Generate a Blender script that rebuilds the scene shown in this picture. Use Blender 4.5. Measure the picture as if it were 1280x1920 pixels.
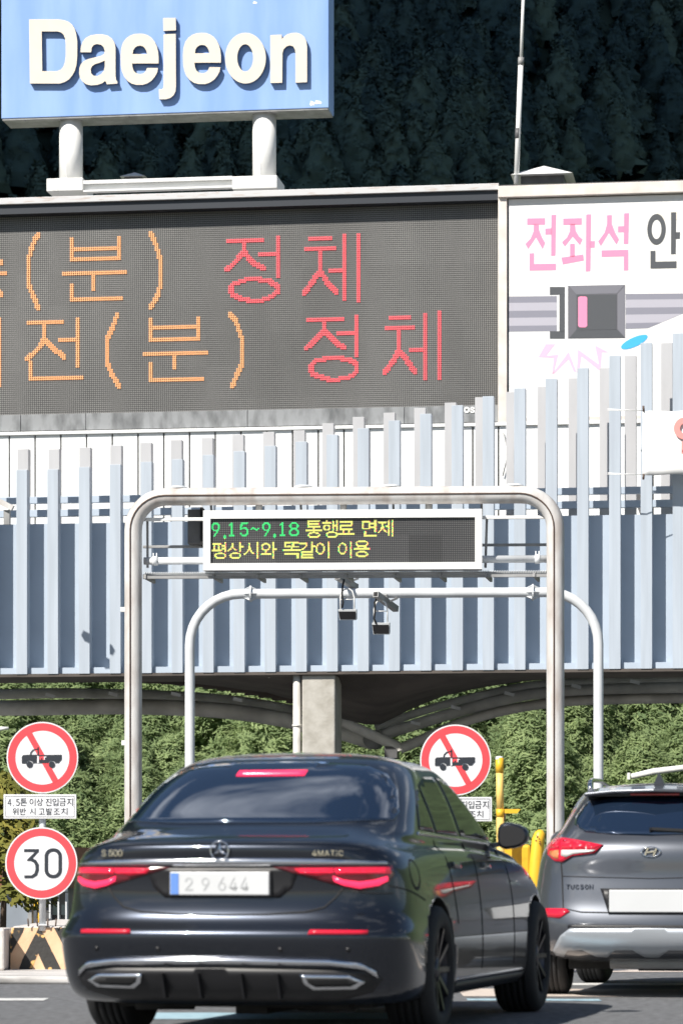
import bpy, bmesh, math, random
import numpy as np
from mathutils import Vector, Matrix
from mathutils.bvhtree import BVHTree
from mathutils.geometry import delaunay_2d_cdt

R = math.radians
for o in list(bpy.data.objects):
    bpy.data.objects.remove(o)
SC = bpy.context.scene
COL = SC.collection

# ------------------------------------------------------------------ camera, sky, sun, exposure
EYE = 0.9            # camera height (m)
FPX = 6000.0         # focal length in pixels of the 1280 x 1920 photograph
HZ = 1640.0          # row of the horizon in the photograph
cam_d = bpy.data.cameras.new('camera')
cam = bpy.data.objects.new('camera', cam_d)
COL.objects.link(cam)
SC.camera = cam
cam.location = (0, 0, EYE)
cam.rotation_euler = (R(90), 0, 0)
cam_d.sensor_fit = 'VERTICAL'
cam_d.sensor_height = 36.0
cam_d.lens = FPX / 1920 * 36.0
cam_d.shift_y = (HZ - 960) / 1920.0
cam_d.clip_start = 0.5
cam_d.clip_end = 4000
cam_d.dof.use_dof = True
cam_d.dof.focus_distance = 42
cam_d.dof.aperture_fstop = 4.3

SUN = Vector((-0.47, -0.55, 0.69)).normalized()     # towards the sun
world = bpy.data.worlds.new('World')
SC.world = world
world.use_nodes = True
wn = world.node_tree
wn.nodes.clear()
sky = wn.nodes.new('ShaderNodeTexSky')
sky.sky_type = 'NISHITA'
sky.sun_disc = False
sky.sun_elevation = math.asin(SUN.z)
sky.sun_rotation = math.atan2(SUN.x, SUN.y)
sky.air_density = 1.0
sky.dust_density = 0.3
bg = wn.nodes.new('ShaderNodeBackground')
bg.inputs['Strength'].default_value = 0.055
wo = wn.nodes.new('ShaderNodeOutputWorld')
# scattered fair weather clouds, as the car windows mirror them
w_tc = wn.nodes.new('ShaderNodeTexCoord')
w_mp = wn.nodes.new('ShaderNodeMapping'); w_mp.inputs['Scale'].default_value = (1.0, 1.0, 2.6)
w_ns = wn.nodes.new('ShaderNodeTexNoise'); w_ns.inputs['Scale'].default_value = 2.6; w_ns.inputs['Detail'].default_value = 9; w_ns.inputs['Roughness'].default_value = 0.55
w_rp = wn.nodes.new('ShaderNodeValToRGB'); w_rp.color_ramp.elements[0].position = 0.55; w_rp.color_ramp.elements[1].position = 0.70
w_mx = wn.nodes.new('ShaderNodeMix'); w_mx.data_type = 'RGBA'; w_mx.inputs['B'].default_value = (14.0, 14.4, 15.0, 1)
wn.links.new(w_tc.outputs['Generated'], w_mp.inputs[0]); wn.links.new(w_mp.outputs[0], w_ns.inputs['Vector'])
wn.links.new(w_ns.outputs['Fac'], w_rp.inputs[0]); wn.links.new(w_rp.outputs[0], w_mx.inputs['Factor'])
wn.links.new(sky.outputs[0], w_mx.inputs['A']); wn.links.new(w_mx.outputs['Result'], bg.inputs[0])
wn.links.new(bg.outputs[0], wo.inputs[0])

sun_d = bpy.data.lights.new('sun', 'SUN')
sun_d.energy = 4.8
sun_d.angle = R(0.5)
sun_d.color = (1.0, 0.95, 0.87)
sun = bpy.data.objects.new('sun', sun_d)
COL.objects.link(sun)
sun.rotation_euler = (-SUN).to_track_quat('-Z', 'Y').to_euler()

SC.view_settings.view_transform = 'Standard'
SC.view_settings.look = 'None'
SC.view_settings.exposure = 0.55
SC.view_settings.gamma = 1.0
SC.view_settings.use_curve_mapping = False
SC.render.engine = 'CYCLES'
SC.cycles.max_bounces = 6
SC.cycles.diffuse_bounces = 3
SC.cycles.glossy_bounces = 3
SC.cycles.caustics_reflective = False

# ------------------------------------------------------------------ helpers
WM = {}              # world matrix of every empty / object used as a parent
I4 = Matrix.Identity(4)


def tag(o, label=None, cat=None, group=None, kind=None):
    if label: o['label'] = label
    if cat: o['category'] = cat
    if group: o['group'] = group
    if kind: o['kind'] = kind
    return o


def thing(name, label, cat, M=I4, at=(0, 0, 0), group=None, kind=None):
    e = bpy.data.objects.new(name, None)
    e.empty_display_size = 0.2
    COL.objects.link(e)
    W = M @ Matrix.Translation(Vector(at))
    e.matrix_world = W
    loc, rot, sca = W.decompose()
    e.location = loc
    e.rotation_euler = rot.to_euler()
    WM[e.name] = W.copy()
    return tag(e, label, cat, group, kind)


class MB:
    def __init__(s):
        s.v, s.f, s.m = [], [], []
        s.sm = []

    def add(s, vs, fs, mi=0, smooth=False):
        b = len(s.v)
        s.v += [tuple(v) for v in vs]
        for f in fs:
            s.f.append([b + i for i in f])
            s.m.append(mi)
            s.sm.append(smooth)
        return s

    def box(s, x0, x1, y0, y1, z0, z1, mi=0):
        if x0 > x1: x0, x1 = x1, x0
        if y0 > y1: y0, y1 = y1, y0
        if z0 > z1: z0, z1 = z1, z0
        vs = [(x0, y0, z0), (x1, y0, z0), (x1, y1, z0), (x0, y1, z0), (x0, y0, z1), (x1, y0, z1), (x1, y1, z1), (x0, y1, z1)]
        return s.add(vs, [(0, 3, 2, 1), (4, 5, 6, 7), (0, 1, 5, 4), (1, 2, 6, 5), (2, 3, 7, 6), (3, 0, 4, 7)], mi)

    def prism(s, poly, y0, y1, mi=0):
        """poly of (x, z), anticlockwise seen from the front (-y); y0 front, y1 back"""
        a = sum(poly[i - 1][0] * poly[i][1] - poly[i][0] * poly[i - 1][1] for i in range(len(poly)))
        if a < 0: poly = poly[::-1]
        n = len(poly)
        vs = [(x, y0, z) for x, z in poly] + [(x, y1, z) for x, z in poly]
        fs = [tuple(range(n)), tuple(range(2 * n - 1, n - 1, -1))]
        for i in range(n):
            j = (i + 1) % n
            fs.append((i, i + n, j + n, j))
        return s.add(vs, fs, mi)

    def bar(s, p, q, w, h=None, up=(0, 0, 1), mi=0):
        """square bar from p to q"""
        p, q = Vector(p), Vector(q)
        h = h or w
        d = (q - p).normalized()
        u = Vector(up)
        if abs(d.dot(u)) > 0.98: u = Vector((0, 1, 0))
        a = d.cross(u).normalized() * (w / 2)
        b = a.cross(d).normalized() * (h / 2)
        vs = [p - a - b, p + a - b, p + a + b, p - a + b, q - a - b, q + a - b, q + a + b, q - a + b]
        return s.add(vs, [(0, 1, 2, 3), (7, 6, 5, 4), (0, 4, 5, 1), (1, 5, 6, 2), (2, 6, 7, 3), (3, 7, 4, 0)], mi)

    def tube(s, pts, r, n=12, mi=0, caps=True, smooth=True):
        pts = [Vector(p) for p in pts]
        rs = r if isinstance(r, (list, tuple)) else [r] * len(pts)
        rings = []
        up = None
        for i, p in enumerate(pts):
            if i == 0: d = pts[1] - p
            elif i == len(pts) - 1: d = p - pts[i - 1]
            else: d = (pts[i + 1] - p).normalized() + (p - pts[i - 1]).normalized()
            d.normalize()
            if up is None:
                up = Vector((0, 0, 1)) if abs(d.z) < 0.9 else Vector((0, 1, 0))
            a = d.cross(up).normalized()
            up = a.cross(d).normalized()
            rings.append([p + (a * math.cos(t) + up * math.sin(t)) * rs[i] for t in [2 * math.pi * k / n for k in range(n)]])
        vs = [v for rg in rings for v in rg]
        fs = []
        for i in range(len(pts) - 1):
            for k in range(n):
                a, b = i * n + k, i * n + (k + 1) % n
                fs.append((a, b, b + n, a + n))
        s.add(vs, fs, mi, smooth)
        if caps:
            b0 = len(s.v) - len(vs)
            s.f.append([b0 + k for k in range(n)][::-1]); s.m.append(mi); s.sm.append(False)
            s.f.append([b0 + (len(pts) - 1) * n + k for k in range(n)]); s.m.append(mi); s.sm.append(False)
        return s

    def lathe(s, prof, centre, axis='z', n=24, mi=0, smooth=True):
        """prof: list of (radius, height along axis)"""
        c = Vector(centre)
        vs, fs = [], []
        for r, h in prof:
            for k in range(n):
                t = 2 * math.pi * k / n
                a, b = r * math.cos(t), r * math.sin(t)
                vs.append(c + (Vector((a, b, h)) if axis == 'z' else Vector((a, h, b)) if axis == 'y' else Vector((h, a, b))))
        for i in range(len(prof) - 1):
            for k in range(n):
                a, b = i * n + k, i * n + (k + 1) % n
                fs.append((a, b, b + n, a + n))
        return s.add(vs, fs, mi, smooth)

    def disc(s, cx, cz, y0, y1, r, n=48, mi=0):
        return s.prism([(cx + r * math.cos(2 * math.pi * k / n), cz + r * math.sin(2 * math.pi * k / n)) for k in range(n)], y0, y1, mi)

    def ring(s, cx, cz, y0, y1, r0, r1, n=56, mi=0, zs=1.0):
        P = []
        for r, y in ((r1, y1), (r1, y0), (r0, y0), (r0, y1)):
            for k in range(n):
                t = 2 * math.pi * k / n
                P.append((cx + r * math.cos(t), y, cz + zs * r * math.sin(t)))
        fs = []
        for i in range(3):
            for k in range(n):
                a, b = i * n + k, i * n + (k + 1) % n
                fs.append((a, b, b + n, a + n))
        return s.add(P, fs, mi)


def link_mesh(name, me, parent=None):
    o = bpy.data.objects.new(name, me)
    COL.objects.link(o)
    if parent is not None:
        o.parent = parent
    return o


def build(name, mb, mats, parent=None, M=I4, bevel=0, label=None, cat=None, group=None, kind=None, recalc=False, at=None, subs=0):
    """mb is in frame M; the object's origin is its parent's (or the point `at` of the frame when top-level)"""
    if not isinstance(mats, (list, tuple)): mats = [mats]
    me = bpy.data.meshes.new(name)
    T = M
    if parent is not None:
        T = WM[parent.name].inverted() @ M
        vs = [T @ Vector(v) for v in mb.v]
    elif at is not None:
        vs = [Vector(v) - Vector(at) for v in mb.v]
    else:
        vs = [M @ Vector(v) for v in mb.v]
    me.from_pydata([tuple(v) for v in vs], [], mb.f)
    for m in mats: me.materials.append(m)
    me.polygons.foreach_set('material_index', mb.m)
    me.polygons.foreach_set('use_smooth', mb.sm)
    me.update()
    if recalc:
        bm = bmesh.new(); bm.from_mesh(me)
        bmesh.ops.recalc_face_normals(bm, faces=bm.faces[:])
        bm.to_mesh(me); bm.free()
    o = link_mesh(name, me, parent)
    W = WM[parent.name].copy() if parent is not None else I4.copy()
    if parent is None and at is not None:
        W = M @ Matrix.Translation(Vector(at))
        loc, rot, _ = W.decompose()
        o.location = loc; o.rotation_euler = rot.to_euler()
    WM[o.name] = W
    if bevel:
        b = o.modifiers.new('bevel', 'BEVEL'); b.width = bevel; b.segments = 2; b.limit_method = 'ANGLE'; b.angle_limit = R(40)
    if subs:
        b = o.modifiers.new('subd', 'SUBSURF'); b.levels = subs; b.render_levels = subs
    return tag(o, label, cat, group, kind)


# ------------------------------------------------------------------ materials
def mat(name, col, rough=0.6, metal=0.0, var=0.0, vscale=3.0, bump=0.0, bscale=30.0, col2=None, detail=5.0, coat=0.0, emit=None, estr=0.0, spec=None, stretch=None, lo=0.35, hi=0.65, flake=0.0):
    m = bpy.data.materials.new(name)
    m.use_nodes = True
    nt = m.node_tree
    p = nt.nodes['Principled BSDF']
    c4 = (*col, 1)
    p.inputs['Base Color'].default_value = c4
    p.inputs['Roughness'].default_value = rough
    p.inputs['Metallic'].default_value = metal
    p.inputs['Coat Weight'].default_value = coat
    p.inputs['Coat Roughness'].default_value = 0.03
    if spec is not None: p.inputs['Specular IOR Level'].default_value = spec
    if emit:
        p.inputs['Emission Color'].default_value = (*emit, 1)
        p.inputs['Emission Strength'].default_value = estr
    if var or col2 or bump:
        tc = nt.nodes.new('ShaderNodeTexCoord')
        mp = nt.nodes.new('ShaderNodeMapping')
        nt.links.new(tc.outputs['Object'], mp.inputs['Vector'])
        if stretch: mp.inputs['Scale'].default_value = stretch
    if var or col2:
        n = nt.nodes.new('ShaderNodeTexNoise')
        n.inputs['Scale'].default_value = vscale
        n.inputs['Detail'].default_value = detail
        nt.links.new(mp.outputs[0], n.inputs['Vector'])
        rp = nt.nodes.new('ShaderNodeValToRGB')
        rp.color_ramp.elements[0].position = lo
        rp.color_ramp.elements[1].position = hi
        a = col2 if col2 else tuple(c * (1 - var) for c in col)
        b = col if col2 else tuple(min(1, c * (1 + var)) for c in col)
        rp.color_ramp.elements[0].color = (*a, 1)
        rp.color_ramp.elements[1].color = (*b, 1)
        nt.links.new(n.outputs['Fac'], rp.inputs[0])
        nt.links.new(rp.outputs[0], p.inputs['Base Color'])
    if bump:
        n2 = nt.nodes.new('ShaderNodeTexNoise')
        n2.inputs['Scale'].default_value = bscale
        n2.inputs['Detail'].default_value = 4
        nt.links.new(mp.outputs[0], n2.inputs['Vector'])
        bp = nt.nodes.new('ShaderNodeBump')
        bp.inputs['Strength'].default_value = bump
        bp.inputs['Distance'].default_value = 0.02
        nt.links.new(n2.outputs['Fac'], bp.inputs['Height'])
        nt.links.new(bp.outputs[0], p.inputs['Normal'])
    return m


def dot_mat(name, pitch, dot, base, rough=0.5, ax=0.33, module=None, amp=0.45):
    """LED face: pale round lamp bodies on a dark grid; pattern in the object's own metres"""
    m = bpy.data.materials.new(name); m.use_nodes = True
    nt = m.node_tree; p = nt.nodes['Principled BSDF']
    p.inputs['Roughness'].default_value = rough
    tc = nt.nodes.new('ShaderNodeTexCoord')
    sp = nt.nodes.new('ShaderNodeSeparateXYZ')
    nt.links.new(tc.outputs['Object'], sp.inputs[0])

    def mth(op, a, b=None, c=None):
        n = nt.nodes.new('ShaderNodeMath'); n.operation = op
        for i, v in enumerate((a, b, c)):
            if v is None: continue
            if isinstance(v, (int, float)): n.inputs[i].default_value = v
            else: nt.links.new(v, n.inputs[i])
        return n.outputs[0]
    fx = mth('SUBTRACT', mth('FRACT', mth('DIVIDE', sp.outputs['X'], pitch)), 0.5)
    fz = mth('SUBTRACT', mth('FRACT', mth('DIVIDE', sp.outputs['Z'], pitch)), 0.5)
    r = mth('SQRT', mth('ADD', mth('MULTIPLY', fx, fx), mth('MULTIPLY', fz, fz)))
    k = mth('LESS_THAN', r, ax)
    mx = nt.nodes.new('ShaderNodeMix'); mx.data_type = 'RGBA'
    nt.links.new(k, mx.inputs['Factor'])
    mx.inputs['A'].default_value = (*base, 1); mx.inputs['B'].default_value = (*dot, 1)
    out = mx.outputs['Result']
    # large soft differences between the modules and weather streaks
    n = nt.nodes.new('ShaderNodeTexNoise'); n.inputs['Scale'].default_value = 0.9; n.inputs['Detail'].default_value = 5
    mp = nt.nodes.new('ShaderNodeMapping'); mp.inputs['Scale'].default_value = (1.0, 1.0, 0.25)
    nt.links.new(tc.outputs['Object'], mp.inputs[0]); nt.links.new(mp.outputs[0], n.inputs['Vector'])
    fac = mth('MULTIPLY_ADD', n.outputs['Fac'], 0.7, 0.65)
    if module:
        mo = mth('FLOOR', mth('DIVIDE', sp.outputs['X'], module))
        mz = mth('FLOOR', mth('DIVIDE', sp.outputs['Z'], module))
        wn_ = nt.nodes.new('ShaderNodeTexWhiteNoise'); wn_.noise_dimensions = '2D'
        cb = nt.nodes.new('ShaderNodeCombineXYZ'); nt.links.new(mo, cb.inputs[0]); nt.links.new(mz, cb.inputs[1])
        nt.links.new(cb.outputs[0], wn_.inputs['Vector'])
        fac = mth('MULTIPLY', fac, mth('MULTIPLY_ADD', wn_.outputs['Value'], amp, 1 - amp / 2))
    ml = nt.nodes.new('ShaderNodeVectorMath'); ml.operation = 'SCALE'
    nt.links.new(out, ml.inputs[0]); nt.links.new(fac, ml.inputs['Scale'])
    nt.links.new(ml.outputs[0], p.inputs['Base Color'])
    return m


M_asphalt = mat('asphalt', (0.14, 0.144, 0.152), 0.85, var=0.35, vscale=14, detail=9, bump=0.6, bscale=90)
M_ground = mat('roadside_ground', (0.10, 0.10, 0.08), 0.95, var=0.3, vscale=0.6)
M_white = mat('white_painted_steel', (0.80, 0.80, 0.79), 0.5, var=0.05, vscale=3, lo=0.3, hi=0.7)
M_pole = mat('galvanised_pole', (0.62, 0.61, 0.60), 0.5, col2=(0.42, 0.37, 0.34), vscale=6, detail=9, bump=0.2, bscale=12, lo=0.25, hi=0.6, stretch=(1, 1, 0.35))
M_pole2 = mat('pale_grey_pole', (0.66, 0.68, 0.70), 0.45, var=0.08, vscale=3)
M_cable = mat('brown_cable', (0.10, 0.065, 0.05), 0.7)
M_fin = mat('pale_blue_fin_paint', (0.43, 0.48, 0.545), 0.45, var=0.07, vscale=4, stretch=(2, 1, 0.12), detail=8)
M_finw = mat('white_fin_paint', (0.47, 0.47, 0.485), 0.5, var=0.05, vscale=3, stretch=(1, 1, 0.2))
M_recess = mat('pale_panel_paint', (0.43, 0.50, 0.59), 0.5, var=0.04, vscale=1.2)
M_wall = mat('white_wall_panel', (0.82, 0.83, 0.83), 0.55, var=0.04, vscale=1.3, stretch=(1, 1, 0.3))
M_black = mat('black_joint', (0.012, 0.012, 0.013), 0.8)
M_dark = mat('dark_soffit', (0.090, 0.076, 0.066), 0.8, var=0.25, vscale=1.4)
M_steel = mat('grey_steel', (0.30, 0.30, 0.30), 0.5, var=0.2, vscale=4)
M_dsteel = mat('dark_steel', (0.10, 0.10, 0.105), 0.5, var=0.2, vscale=4)
M_conc = mat('column_concrete', (0.48, 0.46, 0.42), 0.9, col2=(0.36, 0.34, 0.30), vscale=3.5, bump=0.35, bscale=14, detail=8)
M_beam = mat('tube_beam_paint', (0.62, 0.60, 0.56), 0.6, var=0.18, vscale=2.0)
M_sill = mat('stained_metal_sill', (0.27, 0.28, 0.29), 0.5, col2=(0.12, 0.125, 0.13), vscale=4.0, stretch=(1.2, 1, 0.5), lo=0.3, hi=0.6)
M_flash = mat('roof_flashing', (0.56, 0.56, 0.57), 0.5, col2=(0.42, 0.33, 0.27), vscale=5, stretch=(0.6, 1, 4), lo=0.25, hi=0.45)
M_cream = mat('cream_frame', (0.72, 0.67, 0.62), 0.55, col2=(0.60, 0.54, 0.50), vscale=3, lo=0.3, hi=0.6)
M_blueS = mat('sign_blue', (0.20, 0.345, 0.68), 0.45, col2=(0.27, 0.42, 0.73), vscale=1.3, stretch=(1.4, 1, 0.25), detail=6)
M_letter = mat('cream_letter', (0.76, 0.67, 0.54), 0.5, var=0.03)
M_letter_s = mat('letter_return', (0.12, 0.16, 0.25), 0.6)
M_red = mat('sign_red', (0.78, 0.075, 0.09), 0.4, var=0.04, vscale=6)
M_signw = mat('sign_white', (0.80, 0.80, 0.82), 0.4, var=0.02)
M_ink = mat('sign_ink', (0.025, 0.03, 0.04), 0.5)
M_yellow = mat('yellow_paint', (0.80, 0.47, 0.03), 0.45, col2=(0.62, 0.33, 0.03), vscale=7, lo=0.2, hi=0.45)
M_yellowp = mat('faded_yellow_paint', (0.82, 0.56, 0.16), 0.5, var=0.08, vscale=8)
M_rubber = mat('tyre_rubber', (0.018, 0.018, 0.019), 0.75, bump=0.2, bscale=60)
M_plastic = mat('black_plastic', (0.012, 0.012, 0.014), 0.45)
M_under = mat('underbody', (0.02, 0.019, 0.018), 0.8, var=0.4, vscale=9)
M_chrome = mat('chrome', (0.78, 0.79, 0.82), 0.10, 1.0)
M_rim = mat('alloy_rim', (0.07, 0.07, 0.08), 0.3, 0.9)
M_glass = mat('dark_car_glass', (0.022, 0.043, 0.088), 0.03, 0.6, spec=0.8, coat=1.0)
M_paint = mat('graphite_blue_paint', (0.026, 0.031, 0.043), 0.28, 0.8, coat=1.0)
M_glass2 = mat('dark_side_glass', (0.008, 0.009, 0.010), 0.04, 0.0)
M_paint2 = mat('grey_metallic_paint', (0.100, 0.108, 0.126), 0.38, 0.65, coat=1.0)
M_silver = mat('silver_skid_plate', (0.50, 0.53, 0.57), 0.35, 0.5, var=0.03)
M_lamp = mat('tail_lamp_red', (0.45, 0.01, 0.025), 0.12, coat=1.0, emit=(1.0, 0.02, 0.06), estr=0.22)
M_lit = mat('lit_brake_lamp', (0.7, 0.02, 0.06), 0.2, emit=(1.0, 0.035, 0.11), estr=1.0)
M_lampd = mat('dark_lamp', (0.12, 0.008, 0.015), 0.1, coat=1.0)
M_lampw = mat('clear_lamp', (0.62, 0.60, 0.58), 0.15, coat=1.0)
M_lampo = mat('amber_lamp', (0.65, 0.22, 0.08), 0.2, coat=1.0)
M_refl = mat('red_reflector', (0.60, 0.01, 0.035), 0.25, coat=0.6)
M_plate = mat('number_plate', (0.58, 0.59, 0.60), 0.4, var=0.02)
M_plateb = mat('plate_blue', (0.12, 0.25, 0.62), 0.4)
M_faint = mat('faded_plate_ink', (0.42, 0.43, 0.44), 0.5)
M_pink = mat('poster_pink', (0.86, 0.26, 0.43), 0.5)
M_pinkp = mat('poster_pale_pink', (0.84, 0.47, 0.62), 0.5)
M_pgrey = mat('poster_dark_grey', (0.075, 0.08, 0.09), 0.5)
M_pg2 = mat('poster_mid_grey', (0.13, 0.13, 0.15), 0.5)
M_pg3 = mat('poster_belt_grey', (0.24, 0.24, 0.29), 0.5)
M_pg4 = mat('poster_belt_pale', (0.43, 0.42, 0.48), 0.5)
M_pg5 = mat('poster_buckle_light', (0.18, 0.18, 0.21), 0.5)
M_poster = mat('poster_white', (0.80, 0.80, 0.80), 0.5, col2=(0.79, 0.77, 0.72), vscale=0.5, lo=0.3, hi=0.5)
M_pcream = mat('poster_cream', (0.80, 0.755, 0.66), 0.5)
M_cyan = mat('poster_blue', (0.05, 0.42, 0.80), 0.5)
M_salmon = mat('banner_salmon', (0.82, 0.30, 0.28), 0.6)
M_cloth = mat('banner_cloth', (0.80, 0.80, 0.80), 0.7)
M_brownp = mat('booth_brown', (0.20, 0.075, 0.035), 0.6, var=0.15, vscale=3)
M_booth = mat('booth_grey', (0.22, 0.25, 0.29), 0.6, var=0.08, vscale=3)
M_barr = mat('barrier_concrete', (0.60, 0.56, 0.53), 0.85, var=0.12, vscale=6, bump=0.3, bscale=30)
M_barro = mat('barrier_peach_paint', (0.74, 0.50, 0.32), 0.7, col2=(0.66, 0.41, 0.24), vscale=5, bump=0.2, bscale=25)
M_barrk = mat('barrier_worn_black_paint', (0.03, 0.028, 0.026), 0.7, col2=(0.72, 0.42, 0.14), vscale=9, detail=6, lo=0.385, hi=0.415, bump=0.3, bscale=25)
M_kerb = mat('worn_white_kerb', (0.62, 0.60, 0.58), 0.85, col2=(0.28, 0.27, 0.26), vscale=4, lo=0.35, hi=0.55, stretch=(0.4, 1.5, 1), detail=8)
M_lineW = mat('white_road_paint', (0.68, 0.68, 0.67), 0.7, col2=(0.40, 0.40, 0.40), vscale=11, detail=8, lo=0.25, hi=0.5)
M_lineB = mat('light_blue_road_paint', (0.36, 0.52, 0.60), 0.7, col2=(0.18, 0.33, 0.42), vscale=11, detail=8, lo=0.25, hi=0.5)
M_lineC = mat('cream_road_paint', (0.60, 0.52, 0.46), 0.75, col2=(0.42, 0.37, 0.34), vscale=11, detail=8, lo=0.25, hi=0.5)
M_bark = mat('pine_bark', (0.10, 0.07, 0.05), 0.9, var=0.3, vscale=8)
M_boothglass = mat('booth_glass', (0.03, 0.045, 0.05), 0.05, coat=1.0)
M_ledg = mat('lit_green_led', (0.02, 0.35, 0.08), 0.5, emit=(0.05, 0.95, 0.25), estr=0.62)
M_ledy = mat('lit_yellow_led', (0.5, 0.5, 0.05), 0.5, emit=(0.92, 0.94, 0.33), estr=0.56)
M_ledr = mat('lit_red_led', (0.7, 0.12, 0.14), 0.5, emit=(1.0, 0.10, 0.12), estr=0.55)
M_ledo = mat('lit_orange_led', (0.7, 0.35, 0.16), 0.5, emit=(1.0, 0.42, 0.18), estr=0.42)


def leaf_mat(name, c, c2, rough=0.7, trans=0.25, spec=0.15):
    m = bpy.data.materials.new(name); m.use_nodes = True
    nt = m.node_tree; p = nt.nodes['Principled BSDF']
    p.inputs['Roughness'].default_value = rough
    p.inputs['Specular IOR Level'].default_value = spec
    at = nt.nodes.new('ShaderNodeAttribute'); at.attribute_name = 'shade'
    mx = nt.nodes.new('ShaderNodeMix'); mx.data_type = 'RGBA'
    mx.inputs['A'].default_value = (*c, 1); mx.inputs['B'].default_value = (*c2, 1)
    oi = nt.nodes.new('ShaderNodeObjectInfo')
    ad = nt.nodes.new('ShaderNodeMath'); ad.operation = 'MULTIPLY_ADD'
    nt.links.new(oi.outputs['Random'], ad.inputs[0]); ad.inputs[1].default_value = 0.5
    nt.links.new(at.outputs['Fac'], ad.inputs[2])
    sb = nt.nodes.new('ShaderNodeMath'); sb.operation = 'SUBTRACT'; nt.links.new(ad.outputs[0], sb.inputs[0]); sb.inputs[1].default_value = 0.25; sb.use_clamp = True
    nt.links.new(sb.outputs[0], mx.inputs['Factor'])
    nt.links.new(mx.outputs['Result'], p.inputs['Base Color'])
    tr = nt.nodes.new('ShaderNodeBsdfTranslucent'); nt.links.new(mx.outputs['Result'], tr.inputs[0])
    ms = nt.nodes.new('ShaderNodeMixShader'); ms.inputs[0].default_value = trans
    nt.links.new(p.outputs[0], ms.inputs[1]); nt.links.new(tr.outputs[0], ms.inputs[2])
    nt.links.new(ms.outputs[0], nt.nodes['Material Output'].inputs[0])
    return m


M_pine = leaf_mat('pine_needles', (0.165, 0.235, 0.110), (0.36, 0.45, 0.21), trans=0.4)
M_darkpine = leaf_mat('haze_tinted_needles', (0.028, 0.056, 0.070), (0.072, 0.115, 0.100), trans=0.0, spec=0.0)  # distance haze put into the needle colour as a blue tint
M_yleaf = leaf_mat('yellowing_leaves', (0.15, 0.16, 0.04), (0.34, 0.30, 0.07))
M_hillside = mat('hillside_soil', (0.055, 0.085, 0.035), 0.95, var=0.4, vscale=0.8)
M_cloud = mat('cloud_white', (0.85, 0.85, 0.86), 1.0)
M_darkhill = mat('dark_hillside_soil', (0.03, 0.05, 0.045), 0.95, spec=0.0, var=0.4, vscale=0.05)


# ------------------------------------------------------------------ frames: a vertical plane at distance D, turned by PHI like the road
PHI = R(8)


class Frame:
    def __init__(s, D, phi=PHI):
        s.D, s.phi = D, phi
        s.M = Matrix.Translation((0, D, 0)) @ Matrix.Rotation(-phi, 4, 'Z')

    def t(s, x, k=0.0):
        r = (x - 640) / FPX
        c, sn = math.cos(s.phi), math.sin(s.phi)
        return (r * (s.D + k * c) - k * sn) / (c + r * sn)

    def z(s, x, y, k=0.0):
        t = s.t(x, k)
        Y = s.D - t * math.sin(s.phi) + k * math.cos(s.phi)
        return EYE + (HZ - y) * Y / FPX

    def p(s, x, y, k=0.0):
        return (s.t(x, k), k, s.z(x, y, k))


def flat(x, y, D):
    return ((x - 640) * D / FPX, D, EYE + (HZ - y) * D / FPX)


def arc_pts(cx, cz, r, a0, a1, n=8):
    return [(cx + r * math.cos(R(a0 + (a1 - a0) * i / n)), cz + r * math.sin(R(a0 + (a1 - a0) * i / n))) for i in range(n + 1)]

# ------------------------------------------------------------------ ground, road and markings
def sheet(name, x0, x1, y0, y1, z, m, kind='structure', **k):
    mb = MB(); mb.add([(x0, y0, z), (x1, y0, z), (x1, y1, z), (x0, y1, z)], [(0, 1, 2, 3)])
    return build(name, mb, m, kind=kind, **k)


sheet('ground', -900, 900, -200, 1500, -0.02, M_ground)
sheet('road', -16, 15, -60, 82, 0.0, M_asphalt)


def marking(x0, x1, y0, y1, m, z=0.004, skew=0.0):
    mb = MB()
    n = 14
    top = [(x0 + (x1 - x0) * i / n, y1 + skew * i / n + random.uniform(-.03, .03), z) for i in range(n + 1)]
    bot = [(x0 + (x1 - x0) * i / n, y0 + skew * i / n + random.uniform(-.03, .03), z) for i in range(n + 1)]
    v = bot + top
    mb.add(v, [(i, i + 1, n + 2 + i, n + 1 + i) for i in range(n)])
    build('lane_marking', mb, m, kind='structure')


random.seed(3)
marking(-1.3, 0.3, 19.85, 20.8, M_lineB)
marking(-4.5, -2.12, 22.55, 23.0, M_lineW, skew=0.25)
marking(0.9, 1.85, 22.85, 23.15, M_lineB, skew=-0.1)
marking(0.9, 9.0, 23.6, 25.2, M_lineC, skew=-0.5)
marking(1.2, 9.0, 26.0, 26.5, M_lineW, skew=-0.3)
marking(1.2, 9.0, 29.5, 30.2, M_lineC)

# traffic island with its worn white nose
mb = MB(); mb.prism([(-9.0, 0.0), (-9.0, 0.06), (-2.0, 0.06), (-1.95, 0.0)], 26.3, 33.0)
build('traffic_island', mb, M_kerb, bevel=0.02, kind='structure')
mb = MB(); mb.prism([(0.45, 0.0), (0.5, 0.05), (1.6, 0.05), (1.65, 0.0)], 29.5, 36.0)
build('traffic_island', mb, M_kerb, bevel=0.02, kind='structure')

# ------------------------------------------------------------------ terrain
def terrain(name, fn, x0, x1, nx, y0, y1, ny, m):
    xs = np.linspace(x0, x1, nx); ys = np.linspace(y0, y1, ny)
    mb = MB()
    vs = [(x, y, fn(x, y)) for y in ys for x in xs]
    fs = [(j * nx + i, j * nx + i + 1, (j + 1) * nx + i + 1, (j + 1) * nx + i) for j in range(ny - 1) for i in range(nx - 1)]
    mb.add(vs, fs, smooth=True)
    return build(name, mb, m, kind='structure')


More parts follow.
